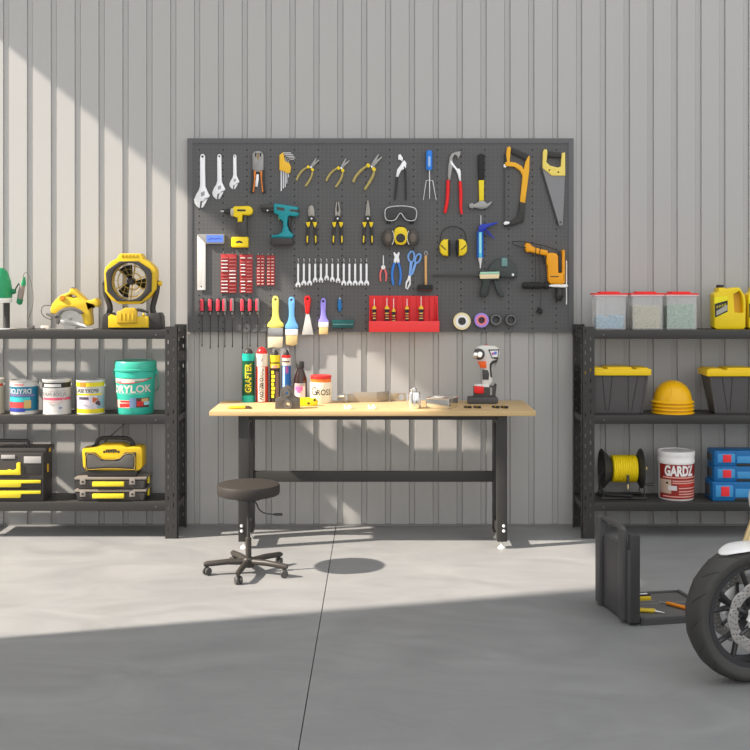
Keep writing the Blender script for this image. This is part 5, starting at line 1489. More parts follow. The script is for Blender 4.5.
for v in (452, 552):
    d_ = NP('drawer', tbd, ((-330, v - 16), (392, v - 16), (392, v + 74), (-330, v + 74)), -.002, .010)
    NP('drawer_pull', yb, ((-320, v + 66), (-320, v), (385, v), (390, v + 6), (386, v + 28), (206, v + 30), (200, v + 62), (190, v + 66)), .007, .012, .003, d_)
b = MB(); b.tube([(x, Yb + .06, z) for x, z in NN((-190, 190), (-190, 105), (-180, 96), (225, 96), (236, 104), (236, 195))], .011, 10)
b.build('handle', dkf, t)
b = MB(); b.tube([(x, Yb + .06, z) for x, z in NN((-150, 118), (60, 124), (100, 120), (140, 126), (205, 120))], .011, 8); b.build('handle_grip', mat('handle_mid_grey', (120, 114, 108), .5, k=1.1), t)
b = MB(); z_ = NN((0, 360))[0][1]; b.box(xr_ - .004, xr_ + .006, Yb + .08, Yb + .10, z_ - .028, z_ + .025, .002); b.build('side_latch', mat('latch_amber', (196, 150, 30), .45), t)
b = MB(); z_ = NN((0, 190))[0][1]; b.box(xr_ - .004, xr_ + .016, Yb + .08, Yb + .11, z_ - .012, z_ + .012, .002); b.build('side_latch', mat('latch_amber', (196, 150, 30)), t)

# two organiser cases and the radio
def organiser(label, Y, z0, x0, x1, h):
    xc = (x0 + x1) / 2
    t = thing('organiser_case', label, 'organiser case', (xc, Y, z0), 'organiser cases under the radio')
    d_ = .20
    MB().hexa((x0 + .014, x1 - .014, Y + .006, Y + d_ - .006), (x0, x1, Y, Y + d_), z0 + .0005, z0 + h - .016, .006).build('tray', tb, t)
    MB().box(x0 - .004, x1 + .004, Y - .003, Y + d_ + .003, z0 + h - .016, z0 + h - .001, .005).build('lid', mat('organiser_lid', (138, 130, 122), .3, k=1.1), t)
    w = x1 - x0
    MB().box(x0 + w * .25, x0 + w * .70, Y - .020, Y + .002, z0 + .022, z0 + .052, .007).build('handle', yb, t)
    for f in (.11, .81):
        lt = MB().box(x0 + w * f - .018, x0 + w * f + .018, Y - .006, Y + .004, z0 + h - .046, z0 + h - .008, .002).build('latch', mat('latch_grey', (146, 138, 130), .45, k=1.1), t)
        MB().box(x0 + w * f - .007, x0 + w * f + .007, Y - .0075, Y - .005, z0 + h - .034, z0 + h - .022, .001).build('latch_hole', black, lt)
    MB().box(x1 - .004, x1 + .008, Y + .06, Y + .10, z0 + h - .05, z0 + h - .006, .003).build('side_latch', yb, t)
Yo = -.345
G9 = crop(70, 420, 8.333, Yo)
xo0, xo1 = G9((42, 0))[0][0], G9((632, 0))[0][0]
organiser('low black organiser case with a yellow handle, bottom one of the two under the radio', Yo, T3, xo0, xo1, .077)
organiser('low black organiser case with a yellow handle, carrying the yellow radio', Yo, T3 + .077, xo0, xo1, .079)
ZR = T3 + .156
Yr2 = -.325
G8 = crop(70, 420, 8.333, Yr2)
dz = ZR + .0005 - G8((0, 462))[0][1]
def GG(*p): return [(x, z + dz) for x, z in G8(*p)]
t = thing('jobsite_radio', 'yellow jobsite radio with a dark speaker grille and carrying handle', 'radio', (GG((350, 0))[0][0], Yr2, ZR))
def GP(name, m, pts, y, th, bev=.004, sm=0, par=None): return MB().plate(GG(*pts), Yr2 - y, th, bev, (), sm).build(name, m, par or t)
ry = mat('radio_yellow', (226, 186, 26), .42, k=1.05)
GP('body', ry, ((98, 245), (106, 228), (160, 222), (215, 215), (270, 192), (420, 192), (470, 215), (530, 210), (585, 212), (602, 232), (604, 370), (582, 405), (560, 415), (130, 412), (106, 375)), -.13, .13, .010)
GP('speaker_grille', dkf, ((128, 258), (210, 258), (270, 312), (405, 312), (462, 258), (552, 258), (552, 400), (528, 408), (400, 398), (300, 398), (170, 408), (130, 400)), .001, .010, .003)
b = MB()
o = chaikin(GG((134, 264), (208, 264), (268, 318), (407, 318), (464, 264), (546, 264), (546, 396), (526, 402), (400, 392), (300, 392), (172, 402), (136, 396)), 1)
b.tube([(x, Yr2 - .012, z) for x, z in o], .0022, 6, closed=True); b.build('grille_outline', mat('radio_gold', (160, 130, 40), .45), t)
GP('mesh_panel', mat('radio_mesh', (84, 82, 78), .7, k=1.0, bump=.5, nscale=300), ((146, 276), (204, 276), (266, 330), (410, 330), (470, 276), (534, 276), (534, 386), (400, 380), (300, 380), (146, 386)), .0112, .002, .0005)
GP('foot_base', tbd, ((112, 412), (560, 412), (562, 440), (545, 462), (150, 462), (138, 440), (116, 430)), -.12, .125, .006)
b = MB()
for i in range(7):
    (x, z), = GG((284 + i * 20, 254 - (3 if i % 2 else 0))); b.box(x - .006, x + .006, Yr2 - .002, Yr2 + .001, z - .007, z + .007, .001)
b.build('brand_plate', tbd, t)
GP('control_strip', black, ((300, 236), (384, 232), (384, 242), (300, 244)), .0008, .002, 0)
b = MB(); b.tube([(x, Yr2 + .06, z) for x, z in GG((196, 222), (205, 180), (228, 156), (270, 148), (440, 148), (484, 162), (506, 190), (512, 222))], .0125, 10, sm=1); b.build('handle', dkf, t)
for u in (190, 508):
    (x, z), = GG((u, 222)); MB().box(x - .020, x + .020, Yr2 + .025, Yr2 + .095, z - .014, z + .010, .004).build('handle_mount', black, t)
b = MB(); b.tube([(x, Yr2 + .10, z) for x, z in GG((258, 192), (300, 148), (432, 36))], [.004, .0035, .002], 8); b.build('antenna', tbd, t)

# ---- right unit, top shelf
Yx = -.21
CT = crop(590, 280, 6.25, Yx - .07)
def bin_(label, u0, u1, vfill, fm, glabel, seed):
    x0, x1 = CT((u0 + 2, 0))[0][0], CT((u1 - 2, 0))[0][0]
    zt = CT((0, 98))[0][1]
    xc = (x0 + x1) / 2; y0, y1 = Yx - .07, Yx + .06
    t = thing('storage_jar', label, 'storage box', (xc, Yx, T1), 'clear boxes with red lids')
    b = MB(); w = .003; z0 = T1 + .0005
    b.box(x0, x1, y0, y0 + w, z0, zt); b.box(x0, x1, y1 - w, y1, z0, zt)
    b.box(x0, x0 + w, y0 + w, y1 - w, z0, zt); b.box(x1 - w, x1, y0 + w, y1 - w, z0, zt); b.box(x0 + w, x1 - w, y0 + w, y1 - w, z0, z0 + w)
    b.build('body', frost_m, t)
    MB().box(x0 - .012, x1 + .012, y0 - .010, y1 + .01, zt - .002, zt + .007, .003).build('rim', mat('rim_pink', (224, 190, 188), .4), t)
    MB().box(x0 - .014, x1 + .014, y0 - .012, y1 + .012, zt + .0065, zt + .016, .004).build('lid', red, t)
    MB().box(x0 + .03, x1 - .035, y0 + .01, y1 - .01, zt + .015, zt + .026, .004).build('lid_grip', red, t)
    zf = CT((0, vfill))[0][1]
    rnd = random.Random(seed)
    b = MB(); s = .0125
    bmm = bmesh.new()
    ny, nx_, nz = 5, int((x1 - x0 - .012) / s), max(2, int((zf - z0 - .008) / s))
    for iz in range(nz + 1):
        for ix in range(nx_):
            for iy in range(2 if iz < nz else 2):
                if iz == nz and rnd.random() < .45: continue
                c = Vector((x0 + .012 + (ix + .5 + rnd.uniform(-.25, .25)) * (x1 - x0 - .024) / nx_, y0 + .013 + iy * .012 + rnd.uniform(-.002, .002), z0 + .012 + iz * s + rnd.uniform(-.002, .002)))
                M = Matrix.Translation(c) @ Matrix.Rotation(rnd.uniform(0, 3), 4, Vector((rnd.random(), rnd.random(), rnd.random() + .1))) @ Matrix.Diagonal((rnd.uniform(.007, .011), rnd.uniform(.005, .008), rnd.uniform(.006, .009), 1))
                bmesh.ops.create_cube(bmm, size=1.3, matrix=M)
    b._add(bmm)
    b.box(x0 + .010, x1 - .010, y0 + .032, y1 - .010, z0 + .0035, zf - .008, .004)
    o = b.build('small_parts', fm, None, (xc, Yx, T1))
    tag(o, glabel, 'small parts', None, 'stuff')
bin_('frosted storage box with a red lid, leftmost, a third full of pale blue pieces', 37, 225, 226, mat('bits_blue', (128, 178, 200), .4, var=.25, nscale=160), 'pale blue small parts in the leftmost frosted box', 1)
bin_('frosted storage box with a red lid, middle one, full of beige pieces', 265, 455, 158, mat('bits_beige', (186, 178, 140), .4, var=.25, nscale=160), 'beige small parts in the middle frosted box', 2)
bin_('frosted storage box with a red lid, rightmost, full of pale green pieces', 480, 668, 154, mat('bits_green', (124, 170, 140), .4, var=.25, nscale=160), 'pale green small parts in the rightmost frosted box', 3)

Yj = -.19
GJ = crop(690, 275, 12.5, Yj - .05)
dz = T1 + .0005 - GJ((0, 668))[0][1]
def JJ(*p, du=0): return [(x, z + dz) for x, z in GJ(*[(u + du, v) for u, v in p])]
def jug(label, du):
    t = thing('plastic_jug', label, 'jug', (JJ((480, 0), du=du)[0][0], Yj, T1), 'yellow jugs on the top shelf')
    jy = mat('jug_yellow', (226, 196, 8), .38, k=.72)
    MB().plate(JJ((302, 260), (302, 236), (330, 214), (352, 206), (362, 150), (440, 150), (448, 168), (490, 160), (590, 146), (622, 150), (650, 190), (690, 250), (700, 330), (696, 640), (670, 668), (330, 668), (306, 646), du=du), Yj + .05, .10, .005, [JJ((545, 230), (620, 190), (648, 240), (664, 330), (668, 465), (560, 462), du=du)]).build('body', jy, t)
    MB().plate(JJ((540, 225), (624, 184), (655, 240), (670, 330), (674, 472), (555, 470), du=du), Yj + .02, .03, 0).build('handle_recess', mat('jug_amber', (186, 140, 10), .45, k=.75), t)
    (x, z), = JJ((404, 132), du=du)
    MB().lathe([(0, -.028), (.021, -.028), (.021, -.012), (.024, -.010), (.024, .006), (.021, .009), (0, .009)], (x, Yj, z), 'z', 22).build('cap', black, t)
    yl_ = MB().plate(JJ((304, 270), (470, 252), (470, 470), (308, 528), du=du), Yj - .0495, .001, 0).build('label', mat('label_lemon', (226, 214, 20), .45, k=.75), t)
    MB().plate(JJ((308, 352), (470, 308), (470, 450), (312, 525), du=du), Yj - .0505, .001, 0).build('label_panel', mat('label_black', (36, 34, 30), .5), yl_)
    MB().plate(JJ((330, 440), (400, 400), (466, 360), (466, 432), (330, 498), du=du), Yj - .0515, .001, 0).build('label_picture', mat('label_pearl', (150, 150, 138), .4), yl_)
    b = MB()
    for i in range(4): b.plate(JJ((332 + i * 32, 378 - i * 9), (354 + i * 32, 372 - i * 9), (350 + i * 32, 400 - i * 9), (328 + i * 32, 408 - i * 9), du=du), Yj - .0515, .001, 0)
    b.build('label_mark', mat('mark_olive', (150, 140, 40), .5), yl_)
jug('yellow handled plastic jug with a black cap, the nearer one to the frosted boxes', 0)
jug('yellow handled plastic jug with a black cap, cut off at the right picture edge', 430)

# ---- right unit, middle shelf
def tote(label, u_bl, u_br, u_tl, u_tr, crp, vt, vb, vlid, Y, d_):
    xs_ = [crp((u, 0))[0][0] for u in (u_bl, u_br, u_tl, u_tr)]
    zt = crp((0, vt))[0][1]; zl = crp((0, vlid))[0][1]
    xc = sum(xs_) / 4
    t = thing('storage_tote', label, 'tote', (xc, Y + d_ / 2, T2), 'black totes with yellow lids')
    tm = mat('tote_black', (76, 74, 74), .5, k=.8)
    bt, tp = (xs_[0], xs_[1], Y + .03, Y + d_ - .03), (xs_[2], xs_[3], Y, Y + d_)
    z0 = T2 + .0005
    MB().hexa(bt, tp, z0, zt, .008).build('body', tm, t)
    def front(u, f):   # point on the sloping front, u across 0..1, f up 0..1
        x = (bt[0] + (bt[1] - bt[0]) * u) * (1 - f) + (tp[0] + (tp[1] - tp[0]) * u) * f
        return Vector((x, (bt[2] * (1 - f) + tp[2] * f) - .0008, z0 + (zt - z0) * f))
    for c in (.30, .74):
        b = MB(); b.tube([front(c - .085, .98), front(c - .032, .10), front(c + .032, .10), front(c + .085, .98)], .0020, 6)
        b.build('groove', black, t)
    b = MB()
    for u in (0.02, .98): b.tube([front(u, .02), front(u, .97)], .008, 8)
    b.build('corner_rib', tm, t)
    ly = mat('lid_yellow', (226, 190, 16), .42)
    MB().box(xs_[2] - .016, xs_[3] + .016, Y - .014, Y + d_ + .014, zt - .004, zl - .012, .006).build('lid', ly, t)
    b = MB()
    w = xs_[3] - xs_[2]
    for f0, f1, q in ((.0, .22, .008), (.30, .72, .012), (.8, 1.0, .008)): b.box(xs_[2] + w * f0, xs_[2] + w * f1, Y, Y + d_, zl - .014, zl - .012 + q, .003)
    b.build('lid_ridges', ly, t)
O_ = crop(560, 270, 3.947, -.34)
tote('black storage tote with a yellow lid left of the stacked helmets', 130, 332, 118, 350, O_, 414, 572, 384, -.335, .19)
O2 = crop(690, 355, 10.714, -.34)
tote('black storage tote with a yellow lid, cut off at the right picture edge', 285, 780, 205, 860, O2, 222, 640, 140, -.335, .19)

Yh = -.24
OH = crop(560, 270, 3.947, Yh)
xh = OH((444, 0))[0][0]; kh = (CAM_D + Yh) / F / 3.947
def helmet(i, label):
    z0 = T2 + .0005 + (3 - i) * .0235
    t = thing('hard_hat', label, 'hard hat', (xh, Yh, z0), 'stack of four yellow hard hats')
    r = 75 * kh
    hm = mat('helmet_yellow', (226, 172, 14), .35, k=.8)
    H_ = .142
    ou = [(r * math.cos(a), .012 + (H_ - .012) * math.sin(a)) for a in [j * PI / 2 / 10 for j in range(11)]]
    inn = [(max(0, (r - .0035) * math.cos(a)), .010 + (H_ - .018) * math.sin(a)) for a in [j * PI / 2 / 10 for j in range(10, -1, -1)]]
    MB().lathe([(p[0] if p[0] > 1e-4 else 0, p[1]) for p in ou] + [(p[0] if p[0] > 1e-4 else 0, p[1] + 0) for p in inn], (xh, Yh, z0), 'z', 36).build('shell', hm, t)
    MB().lathe([(r - .004, .006), (r + .012, .0), (r + .016, .003), (r + .012, .008), (r - .001, .016), (r - .004, .006)], (xh, Yh, z0), 'z', 36).build('brim', hm, t)
    if i == 0:
        b = MB()
        for dx in (-.035, 0, .035):
            b.tube([(xh + dx * (1 - .3 * f), Yh - (r * .93) * math.cos(f * PI / 2) , z0 + .02 + (H_ - .022) * math.sin(f * PI / 2) - abs(dx) * .18 * f) for f in (.2, .4, .6, .8, 1.0)], .005, 8, sm=1)
        b.build('crown_rib', hm, t)
for i, nm in enumerate(('topmost of the stack of four, its whole dome showing', 'second from the top of the stack', 'third from the top of the stack', 'lowest of the stack, resting on the shelf')):
    helmet(i, 'yellow hard hat, ' + nm)

# ---- right unit, bottom shelf
Yq = -.20
RL = crop(590, 440, 10.714, Yq)
kr = (CAM_D + Yq) / F / 10.714
xl_, zc = RL((230, 305))[0]; xr2, _ = RL((490, 305))[0]
t = thing('cable_reel', 'black cable reel wound with bright yellow cable', 'cable reel', ((xl_ + xr2) / 2, Yq, T3))
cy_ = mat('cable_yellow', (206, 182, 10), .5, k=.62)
prof = [(0, xl_)]
n = 11
for i in range(n):
    x0 = xl_ + (xr2 - xl_) * i / n; w = (xr2 - xl_) / n
    for f, q in ((0.02, 0), (.25, .8), (.5, 1), (.75, .8), (.98, 0)): prof.append((137 * kr + .006 * q, x0 + w * f))
prof.append((0, xr2))
MB().lathe(prof, (0, Yq, zc), 'x', 40).build('cable_coil', cy_, t)
for s, (uo, ui) in ((-1, (128, 222)), (1, (545, 492))):
    xo, xi = RL((uo, 0))[0][0], RL((ui, 0))[0][0]
    o = s * .004
    MB().lathe([(0, xi), (115 * kr, xi), (208 * kr, xo - o), (212 * kr, xo), (208 * kr, xo + o), (112 * kr, xi + o * 2), (0, xi + o * 2)], (0, Yq, zc), 'x', 4 if False else 36).build('flange', black, t)
(x, z), = RL((582, 305)); MB().lathe([(0, -.02), (.016, -.02), (.018, 0), (.012, .018), (0, .018)], (x, Yq, z), 'x', 16).build('crank_knob', mat('knob_beige', (206, 184, 130), .45), t)
(xa, _), (xb, _) = RL((225, 0), (500, 0))
b = MB()
for y in (-.085, .085):
    for u in (118, 556):
        x = RL((u, 0))[0][0]
        b.tube([(x, Yq, zc), (x, Yq + y, T3 + .010)], .0035, 8)
    b.tube([(RL((95, 0))[0][0], Yq + y, T3 + .0085), (RL((580, 0))[0][0], Yq + y, T3 + .0085)], .008, 8)
b.build('stand', black, t)
b = MB(); hs = [(x, Yq - .07, z) for x, z in RL((130, 325), (90, 350), (75, 420), (90, 500), (140, 560), (210, 588))] + [(RL((420, 0))[0][0], Yq - .10, T3 + .026)]
hs[-2] = (hs[-2][0], hs[-2][1] - .02, T3 + .030)
b.tube(hs, .0085, 10, sm=2); b.build('lead_cable', rubber, t)
b = MB(); b.tube([(x, Yq - .105, z) for x, z in RL((366, 345), (368, 440))], .009, 10); b.build('plug_sleeve', dark, t)
b = MB(); b.tube([(x, Yq - .105, z) for x, z in RL((369, 440), (370, 492))], [.007, .005], 10); b.build('plug_tip', mat('tip_cream', (206, 186, 140), .4), t)
b = MB(); b.tube([(x, Yq, z) for x, z in RL((552, 474), (600, 470), (680, 460))], .0028, 8); b.tube([(x, Yq, z) for x, z in RL((552, 470), (600, 486), (680, 488))], .0028, 8); b.build('crank_wire', black, t)

Yz = -.225
kz = (CAM_D + Yz) / F
xz = W(676, 0, Yz)[0]
GZ = lambda v: W(0, 440 + v / 7.5, Yz - .1)[1]
dz = T3 + .0005 - GZ(443)
rz_ = 18.0 * kz
t = thing('plastic_bucket', 'white lidded bucket with a dark red label and large white lettering', 'bucket', (xz, Yz, T3))
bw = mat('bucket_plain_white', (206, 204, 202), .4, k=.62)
h = GZ(80) + dz - T3
MB().lathe([(0, .0005), (rz_ * .93, .0005), (rz_ * .96, .006), (rz_ * .985, h - .075), (rz_ * 1.01, h - .073), (rz_ * 1.01, h - .056), (rz_, h - .054), (rz_, h - .03), (0, h - .03)], (xz, Yz, T3), 'z', 44).build('body', bw, t)
MB().lathe([(0, h - .03), (rz_ * 1.02, h - .03), (rz_ * 1.03, h - .026), (rz_ * 1.02, h - .004), (rz_ * .98, h), (rz_ * .92, h), (rz_ * .9, h - .006), (0, h - .006)], (xz, Yz, T3), 'z', 44).build('lid', bw, t)
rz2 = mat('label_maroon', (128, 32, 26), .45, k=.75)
RZ = lambda v: rz_ * (.96 + .025 * ((GZ(v) + dz - T3) / h))
def ZW(v0, v1, a0, a1, lift, m, nm): MB().wrap(xz, Yz, RZ(v0) + lift, RZ(v1) + lift, GZ(v0) + dz, GZ(v1) + dz, a0, a1, .0006, 24).build(nm, m, t)
ZW(430, 172, -76, 84, .0004, rz2, 'label')
text('lettering', 'GARDZ', bw, t, -.006, .0014, GZ(219) + dz, .070, .200, 0, cyl=(xz, Yz, RZ(222)), bold=.045)
pk2 = mat('label_blush', (186, 134, 124), .5, k=.65)
ZW(274, 264, -60, 70, .0012, pk2, 'printed_line')
for v in (294, 310, 348, 372, 392): ZW(v + 5, v - 4, -26 if v < 340 else -6, 72, .0012, pk2, 'printed_line')
ZW(336, 320, -6, 74, .0012, mat('label_bright_red', (166, 40, 32), .45, k=.65), 'printed_band')
ZW(390, 286, -74, -30, .0012, mat('label_fawn', (160, 138, 122), .5, k=.65), 'picture')
ZW(365, 330, -40, -12, .0018, mat('label_mist', (176, 172, 174), .5, k=.65), 'picture')
ZW(318, 304, -48, -40, .0020, ink, 'picture')
ZW(416, 408, -60, 76, .0012, pk2, 'printed_line')

Ybx = -.335
BX = crop(650, 440, 7.5, Ybx)
dz = T3 + .0005 - BX((0, 452))[0][1]
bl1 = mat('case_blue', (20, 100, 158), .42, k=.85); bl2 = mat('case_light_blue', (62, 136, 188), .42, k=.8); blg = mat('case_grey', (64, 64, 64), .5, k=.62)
ORDB = ('top one of the stack of three', 'middle one of the stack of three', 'bottom one of the stack of three')
for i, (v0, v1, u0, yo) in enumerate(((192, 78, 488, .012), (308, 192, 488, .012), (452, 308, 470, 0))):
    z0 = BX((0, v0))[0][1] + dz; z1 = BX((0, v1))[0][1] + dz
    if i == 2: z0 = T3 + .0005
    else: z0 += .0004
    x0 = BX((u0, 0))[0][0]; x1 = x0 + .42
    y0, y1 = Ybx + yo, Ybx + .175
    t = thing('blue_tool_case', 'blue plastic tool case with red latches, ' + ORDB[i], 'tool case', ((x0 + x1) / 2, (y0 + y1) / 2, z0), 'stack of three blue tool cases')
    MB().box(x0, x1, y0, y1, z0, z1, .008).build('body', bl1, t)
    hz = z1 - z0
    def fr(u): return BX((u, 0))[0][0] + (x0 - BX((488, 0))[0][0])
    MB().box(fr(505), fr(648), y0 - .004, y0 + .004, z0 + hz * .22, z1 - hz * .18, .003).build('front_panel', bl2, t)
    MB().box(fr(658), fr(900), y0 - .003, y0 + .004, z0 + hz * .20, z1 - hz * .36, .003).build('front_panel', bl2, t)
    MB().box(fr(655), fr(880), y0 - .005, y0 + .004, z0 + .001, z0 + hz * .16, .002).build('hand_slot', black, t)
    for u in (550, 960):
        MB().box(fr(u), fr(u + 62), y0 - .009, y0 + .003, z0 + hz * .26, z0 + hz * .76, .003).build('latch', mat('latch_red', (206, 44, 52), .4, k=.62), t)
    MB().box(x0 - .005, x0 + .003, y0 + .06, y0 + .15, z0 + hz * .2, z1 - hz * .25, .003).build('side_grip', blg, t)
    b = MB()
    for u in (500, 640): b.box(fr(u), fr(u + 12), y0 - .005, y0 + .003, z0 + hz * .1, z1 - hz * .05, .002)
    b.build('front_rib', bl1, t)

# ------------------------------------------------------------------ open tool case on the floor
t = thing('drill_case', 'open black plastic tool case standing on the floor by the right shelving', 'tool case', (1.258, -2.158, 0), None, math.radians(11), True)
cz = mat('case_plastic', (70, 69, 70), .5, k=.75)
czd = mat('case_plastic_dark', (54, 53, 54), .5, k=.75)
LW, LH = .428, .464
lid = MB()
lid.box(-.050, -.004, .0, LW, .012, .365, .010)
lid.build('lid', cz, t)
for y0 in (.035, LW - .105):
    MB().box(-.072, -.044, y0, y0 + .062, .016, LH - .004, .012).build('lid_rail', cz, t)
b = MB()
b.tube([(-.046, .06, .37), (-.046, .07, .445), (-.046, .12, .457), (-.046, LW - .14, .457), (-.046, LW - .085, .445), (-.046, LW - .075, .37)], [.014] * 6, 10, sm=1)
b.build('handle', cz, t)
MB().box(-.046, .004, -.004, .034, .014, .440, .008).build('lid_edge', czd, t)
MB().box(-.046, .004, LW - .034, LW + .004, .014, .440, .008).build('lid_edge', czd, t)
b = MB(); b.tube([(.002, .03, .018), (.002, LW - .03, .018)], .011, 10); b.build('hinge', czd, t)
# tray
b = MB()
W2, D2 = .42, LW
b.box(.012, W2, .0, D2, .0, .014, .004)
b.box(.012, W2, .0, .016, .008, .036, .004); b.box(.012, W2, D2 - .016, D2, .008, .036, .004)
b.box(W2 - .020, W2, .0, D2, .008, .036, .004); b.box(.010, .026, .0, D2, .008, .036, .004)
b.build('tray', cz, t)
MB().box(.022, W2 - .016, .012, D2 - .012, .013, .026, .003).build('insert', mat('insert_grey', (86, 85, 84), .6, k=.8), t)
b = MB(); b.box(.04, W2 - .05, .24, .246, .0255, .029, .001); b.box(.04, W2 - .20, .29, .296, .0255, .029, .001); b.build('insert_ridge', mat('insert_light', (120, 119, 118), .5), t)
b = MB(); b.tube([(W2 - .012, .13, .030), (W2 + .022, .135, .030), (W2 + .022, .235, .030), (W2 - .012, .24, .030)], .009, 8, sm=1); b.build('carry_handle', czd, t)
Mc = Matrix.Translation((1.258, -2.158, 0)) @ Matrix.Rotation(math.radians(11), 4, 'Z')
def case_tool(name, label, cat, pos, parts):
    p = Mc @ Vector((pos[0], pos[1], .0265))
    o = thing(name, label, cat, p, 'tools lying in the open case', math.radians(11), True)
    for nm, m, mb in parts: mb.build(nm, m, o)
cyel = mat('case_tool_yellow', (206, 176, 34), .4, k=.9)
def seg(a, b_, r, n=10): return MB().tube([a, b_], r, n)
case_tool('pliers', 'yellow handled pliers lying in the open case nearest the raised lid', 'pliers', (.075, .13), [
    ('handle', cyel, MB().tube([(-.04, .045, .008), (.01, .0, .008), (.06, -.015, .008)], [.007, .009, .008], 10, sm=1)),
    ('handle', cyel, MB().tube([(-.04, -.005, .008), (.0, -.01, .008), (.05, -.03, .008)], [.007, .009, .008], 10, sm=1)),
    ('jaw', steel, MB().tube([(.05, -.022, .008), (.09, -.055, .006)], [.006, .002], 8))])
case_tool('screwdriver', 'orange handled screwdriver lying across the open case', 'screwdriver', (.275, .155), [
    ('handle', mat('case_orange', (222, 134, 34), .4, k=.85), MB().tube([(-.034, .06, .010), (-.028, .05, .010), (.030, -.05, .010), (.036, -.06, .009)], [.006, .009, .009, .006], 12)),
    ('shaft', steel, MB().tube([(-.034, .06, .010), (-.055, .095, .006)], .003, 8))])
case_tool('tape_measure', 'small yellow and white tool at the back of the open case', 'hand tool', (.155, .31), [
    ('body', cyel, MB().box(-.03, .045, -.012, .012, .0005, .018, .003)),
    ('end', white, MB().box(-.05, -.029, -.010, .010, .0005, .015, .003))])
case_tool('drill_bit_set', 'row of pale silver bits at the back edge of the open case', 'bit set', (.16, .385), [
    ('holder', black, MB().box(-.06, .07, -.008, .008, .0005, .008, .001)),
    ('bit', bright, MB().tube([(.0, -.002, .0105), (.055, -.002, .0105)], .004, 8)),
    ('bit', bright, MB().tube([(-.05, -.002, .0105), (-.03, -.002, .0105)], .004, 8))])

# ------------------------------------------------------------------ motorcycle (only its nose is in the picture)
WR = .283
wheel_at = on_floor(749, 680)
t = thing('motorcycle', 'motorcycle at the right picture edge with white mudguard and black front tyre', 'motorcycle', wheel_at, None, math.radians(195), True)
cw_ = (0, 0, WR)
tyre_m = mat('tyre_rubber', (62, 61, 60), .55, k=.85, spec=.3)
ri = .211
pr = [(ri, -.044), (ri + .018, -.056), (ri + .040, -.060)]
for i in range(1, 12):
    a = -PI / 2 + PI * i / 12
    pr.append((ri + .036 + (WR - ri - .036) * math.cos(a), .061 * math.sin(a)))
pr += [(ri + .040, .060), (ri + .018, .056), (ri, .044), (ri, -.044)]
def wl(name, prof, m, par=None, n=64): return MB().lathe(prof, cw_, 'y', n).build(name, m, par or t)
wheel = MB().lathe(pr, cw_, 'y', 72).build('front_tyre', tyre_m, t)
def tyre_pt(ang, lat):   # lat -1..1 across the tread
    a = lat * PI / 2
    r = ri + .036 + (WR + .0004 - ri - .036) * math.cos(a)
    return Vector((r * math.cos(ang), .0615 * math.sin(a), WR + r * math.sin(ang)))
for i in range(16):
    a0 = 2 * PI * i / 16
    for s in (-1, 1):
        MB().tube([tyre_pt(a0 + .02 + j * .05 + (s > 0) * .2, s * (.10 + .15 * j)) for j in range(6)], [.0006, .0012, .0014, .0014, .0012, .0006], 6).build('tread_groove', mat('groove_black', (40, 40, 40), .8), wheel)
rim_m = mat('rim_dark', (58, 58, 60), .35, .5)
rimo = wl('front_rim', [(ri - .022, -.036), (ri - .016, -.047), (ri + .004, -.048), (ri + .004, -.042), (ri - .010, -.036), (ri - .014, 0), (ri - .010, .036), (ri + .004, .042), (ri + .004, .048), (ri - .016, .047), (ri - .022, .036), (ri - .022, -.036)], rim_m)
sm2 = mat('spoke_dark', (74, 74, 76), .35, .5)
for i in range(5):
    a = 2 * PI * i / 5 + .35
    b = MB()
    for s in (-1, 1):
        p0 = Vector((.035 * math.cos(a), 0, WR + .035 * math.sin(a)))
        p1 = Vector((.11 * math.cos(a + s * .12), 0, WR + .11 * math.sin(a + s * .12)))
        p2 = Vector(((ri - .018) * math.cos(a + s * .26), 0, WR + (ri - .018) * math.sin(a + s * .26)))
        b.tube([p0, p1, p2], [.016, .012, .011], 8)
    b.build('spoke', sm2, rimo)
wl('axle_hub', [(0, -.075), (.022, -.075), (.034, -.05), (.034, .05), (.022, .075), (0, .075)], sm2, rimo, 24)
disc_m = mat('disc_steel', (150, 148, 146), .35, .5)
def disc(y):
    holes = [ring(0, WR, .098, n=40)]
    for j in range(30):
        a = 2 * PI * j / 30
        for q, r in enumerate((.109, .121, .133)):
            aa = a + q * .07
            holes.append(ring(r * math.cos(aa), WR + r * math.sin(aa), .0032, n=6))
    wav = [((.143 + .003 * math.cos(10 * a)) * math.cos(a), WR + (.143 + .003 * math.cos(10 * a)) * math.sin(a)) for a in [2 * PI * j / 80 for j in range(80)]]
    d_ = MB().plate(wav, y + .0025, .005, .0005, holes).build('brake_disc', disc_m, t)
    b = MB()
    for j in range(6):
        a = 2 * PI * j / 6 + .2
        b.tube([(.03 * math.cos(a), y, WR + .03 * math.sin(a)), (.104 * math.cos(a + .2), y, WR + .104 * math.sin(a + .2))], [.010, .007], 8)
        b.lathe([(0, -.005), (.008, -.005), (.008, .005), (0, .005)], (.102 * math.cos(a + .2), y, WR + .102 * math.sin(a + .2)), 'y', 10)
    b.lathe([(.026, -.005), (.042, -.005), (.042, .005), (.026, .005), (.026, -.005)], (0, y, WR), 'y', 24)
    b.build('disc_carrier', sm2, d_)
disc(.068); disc(-.068)
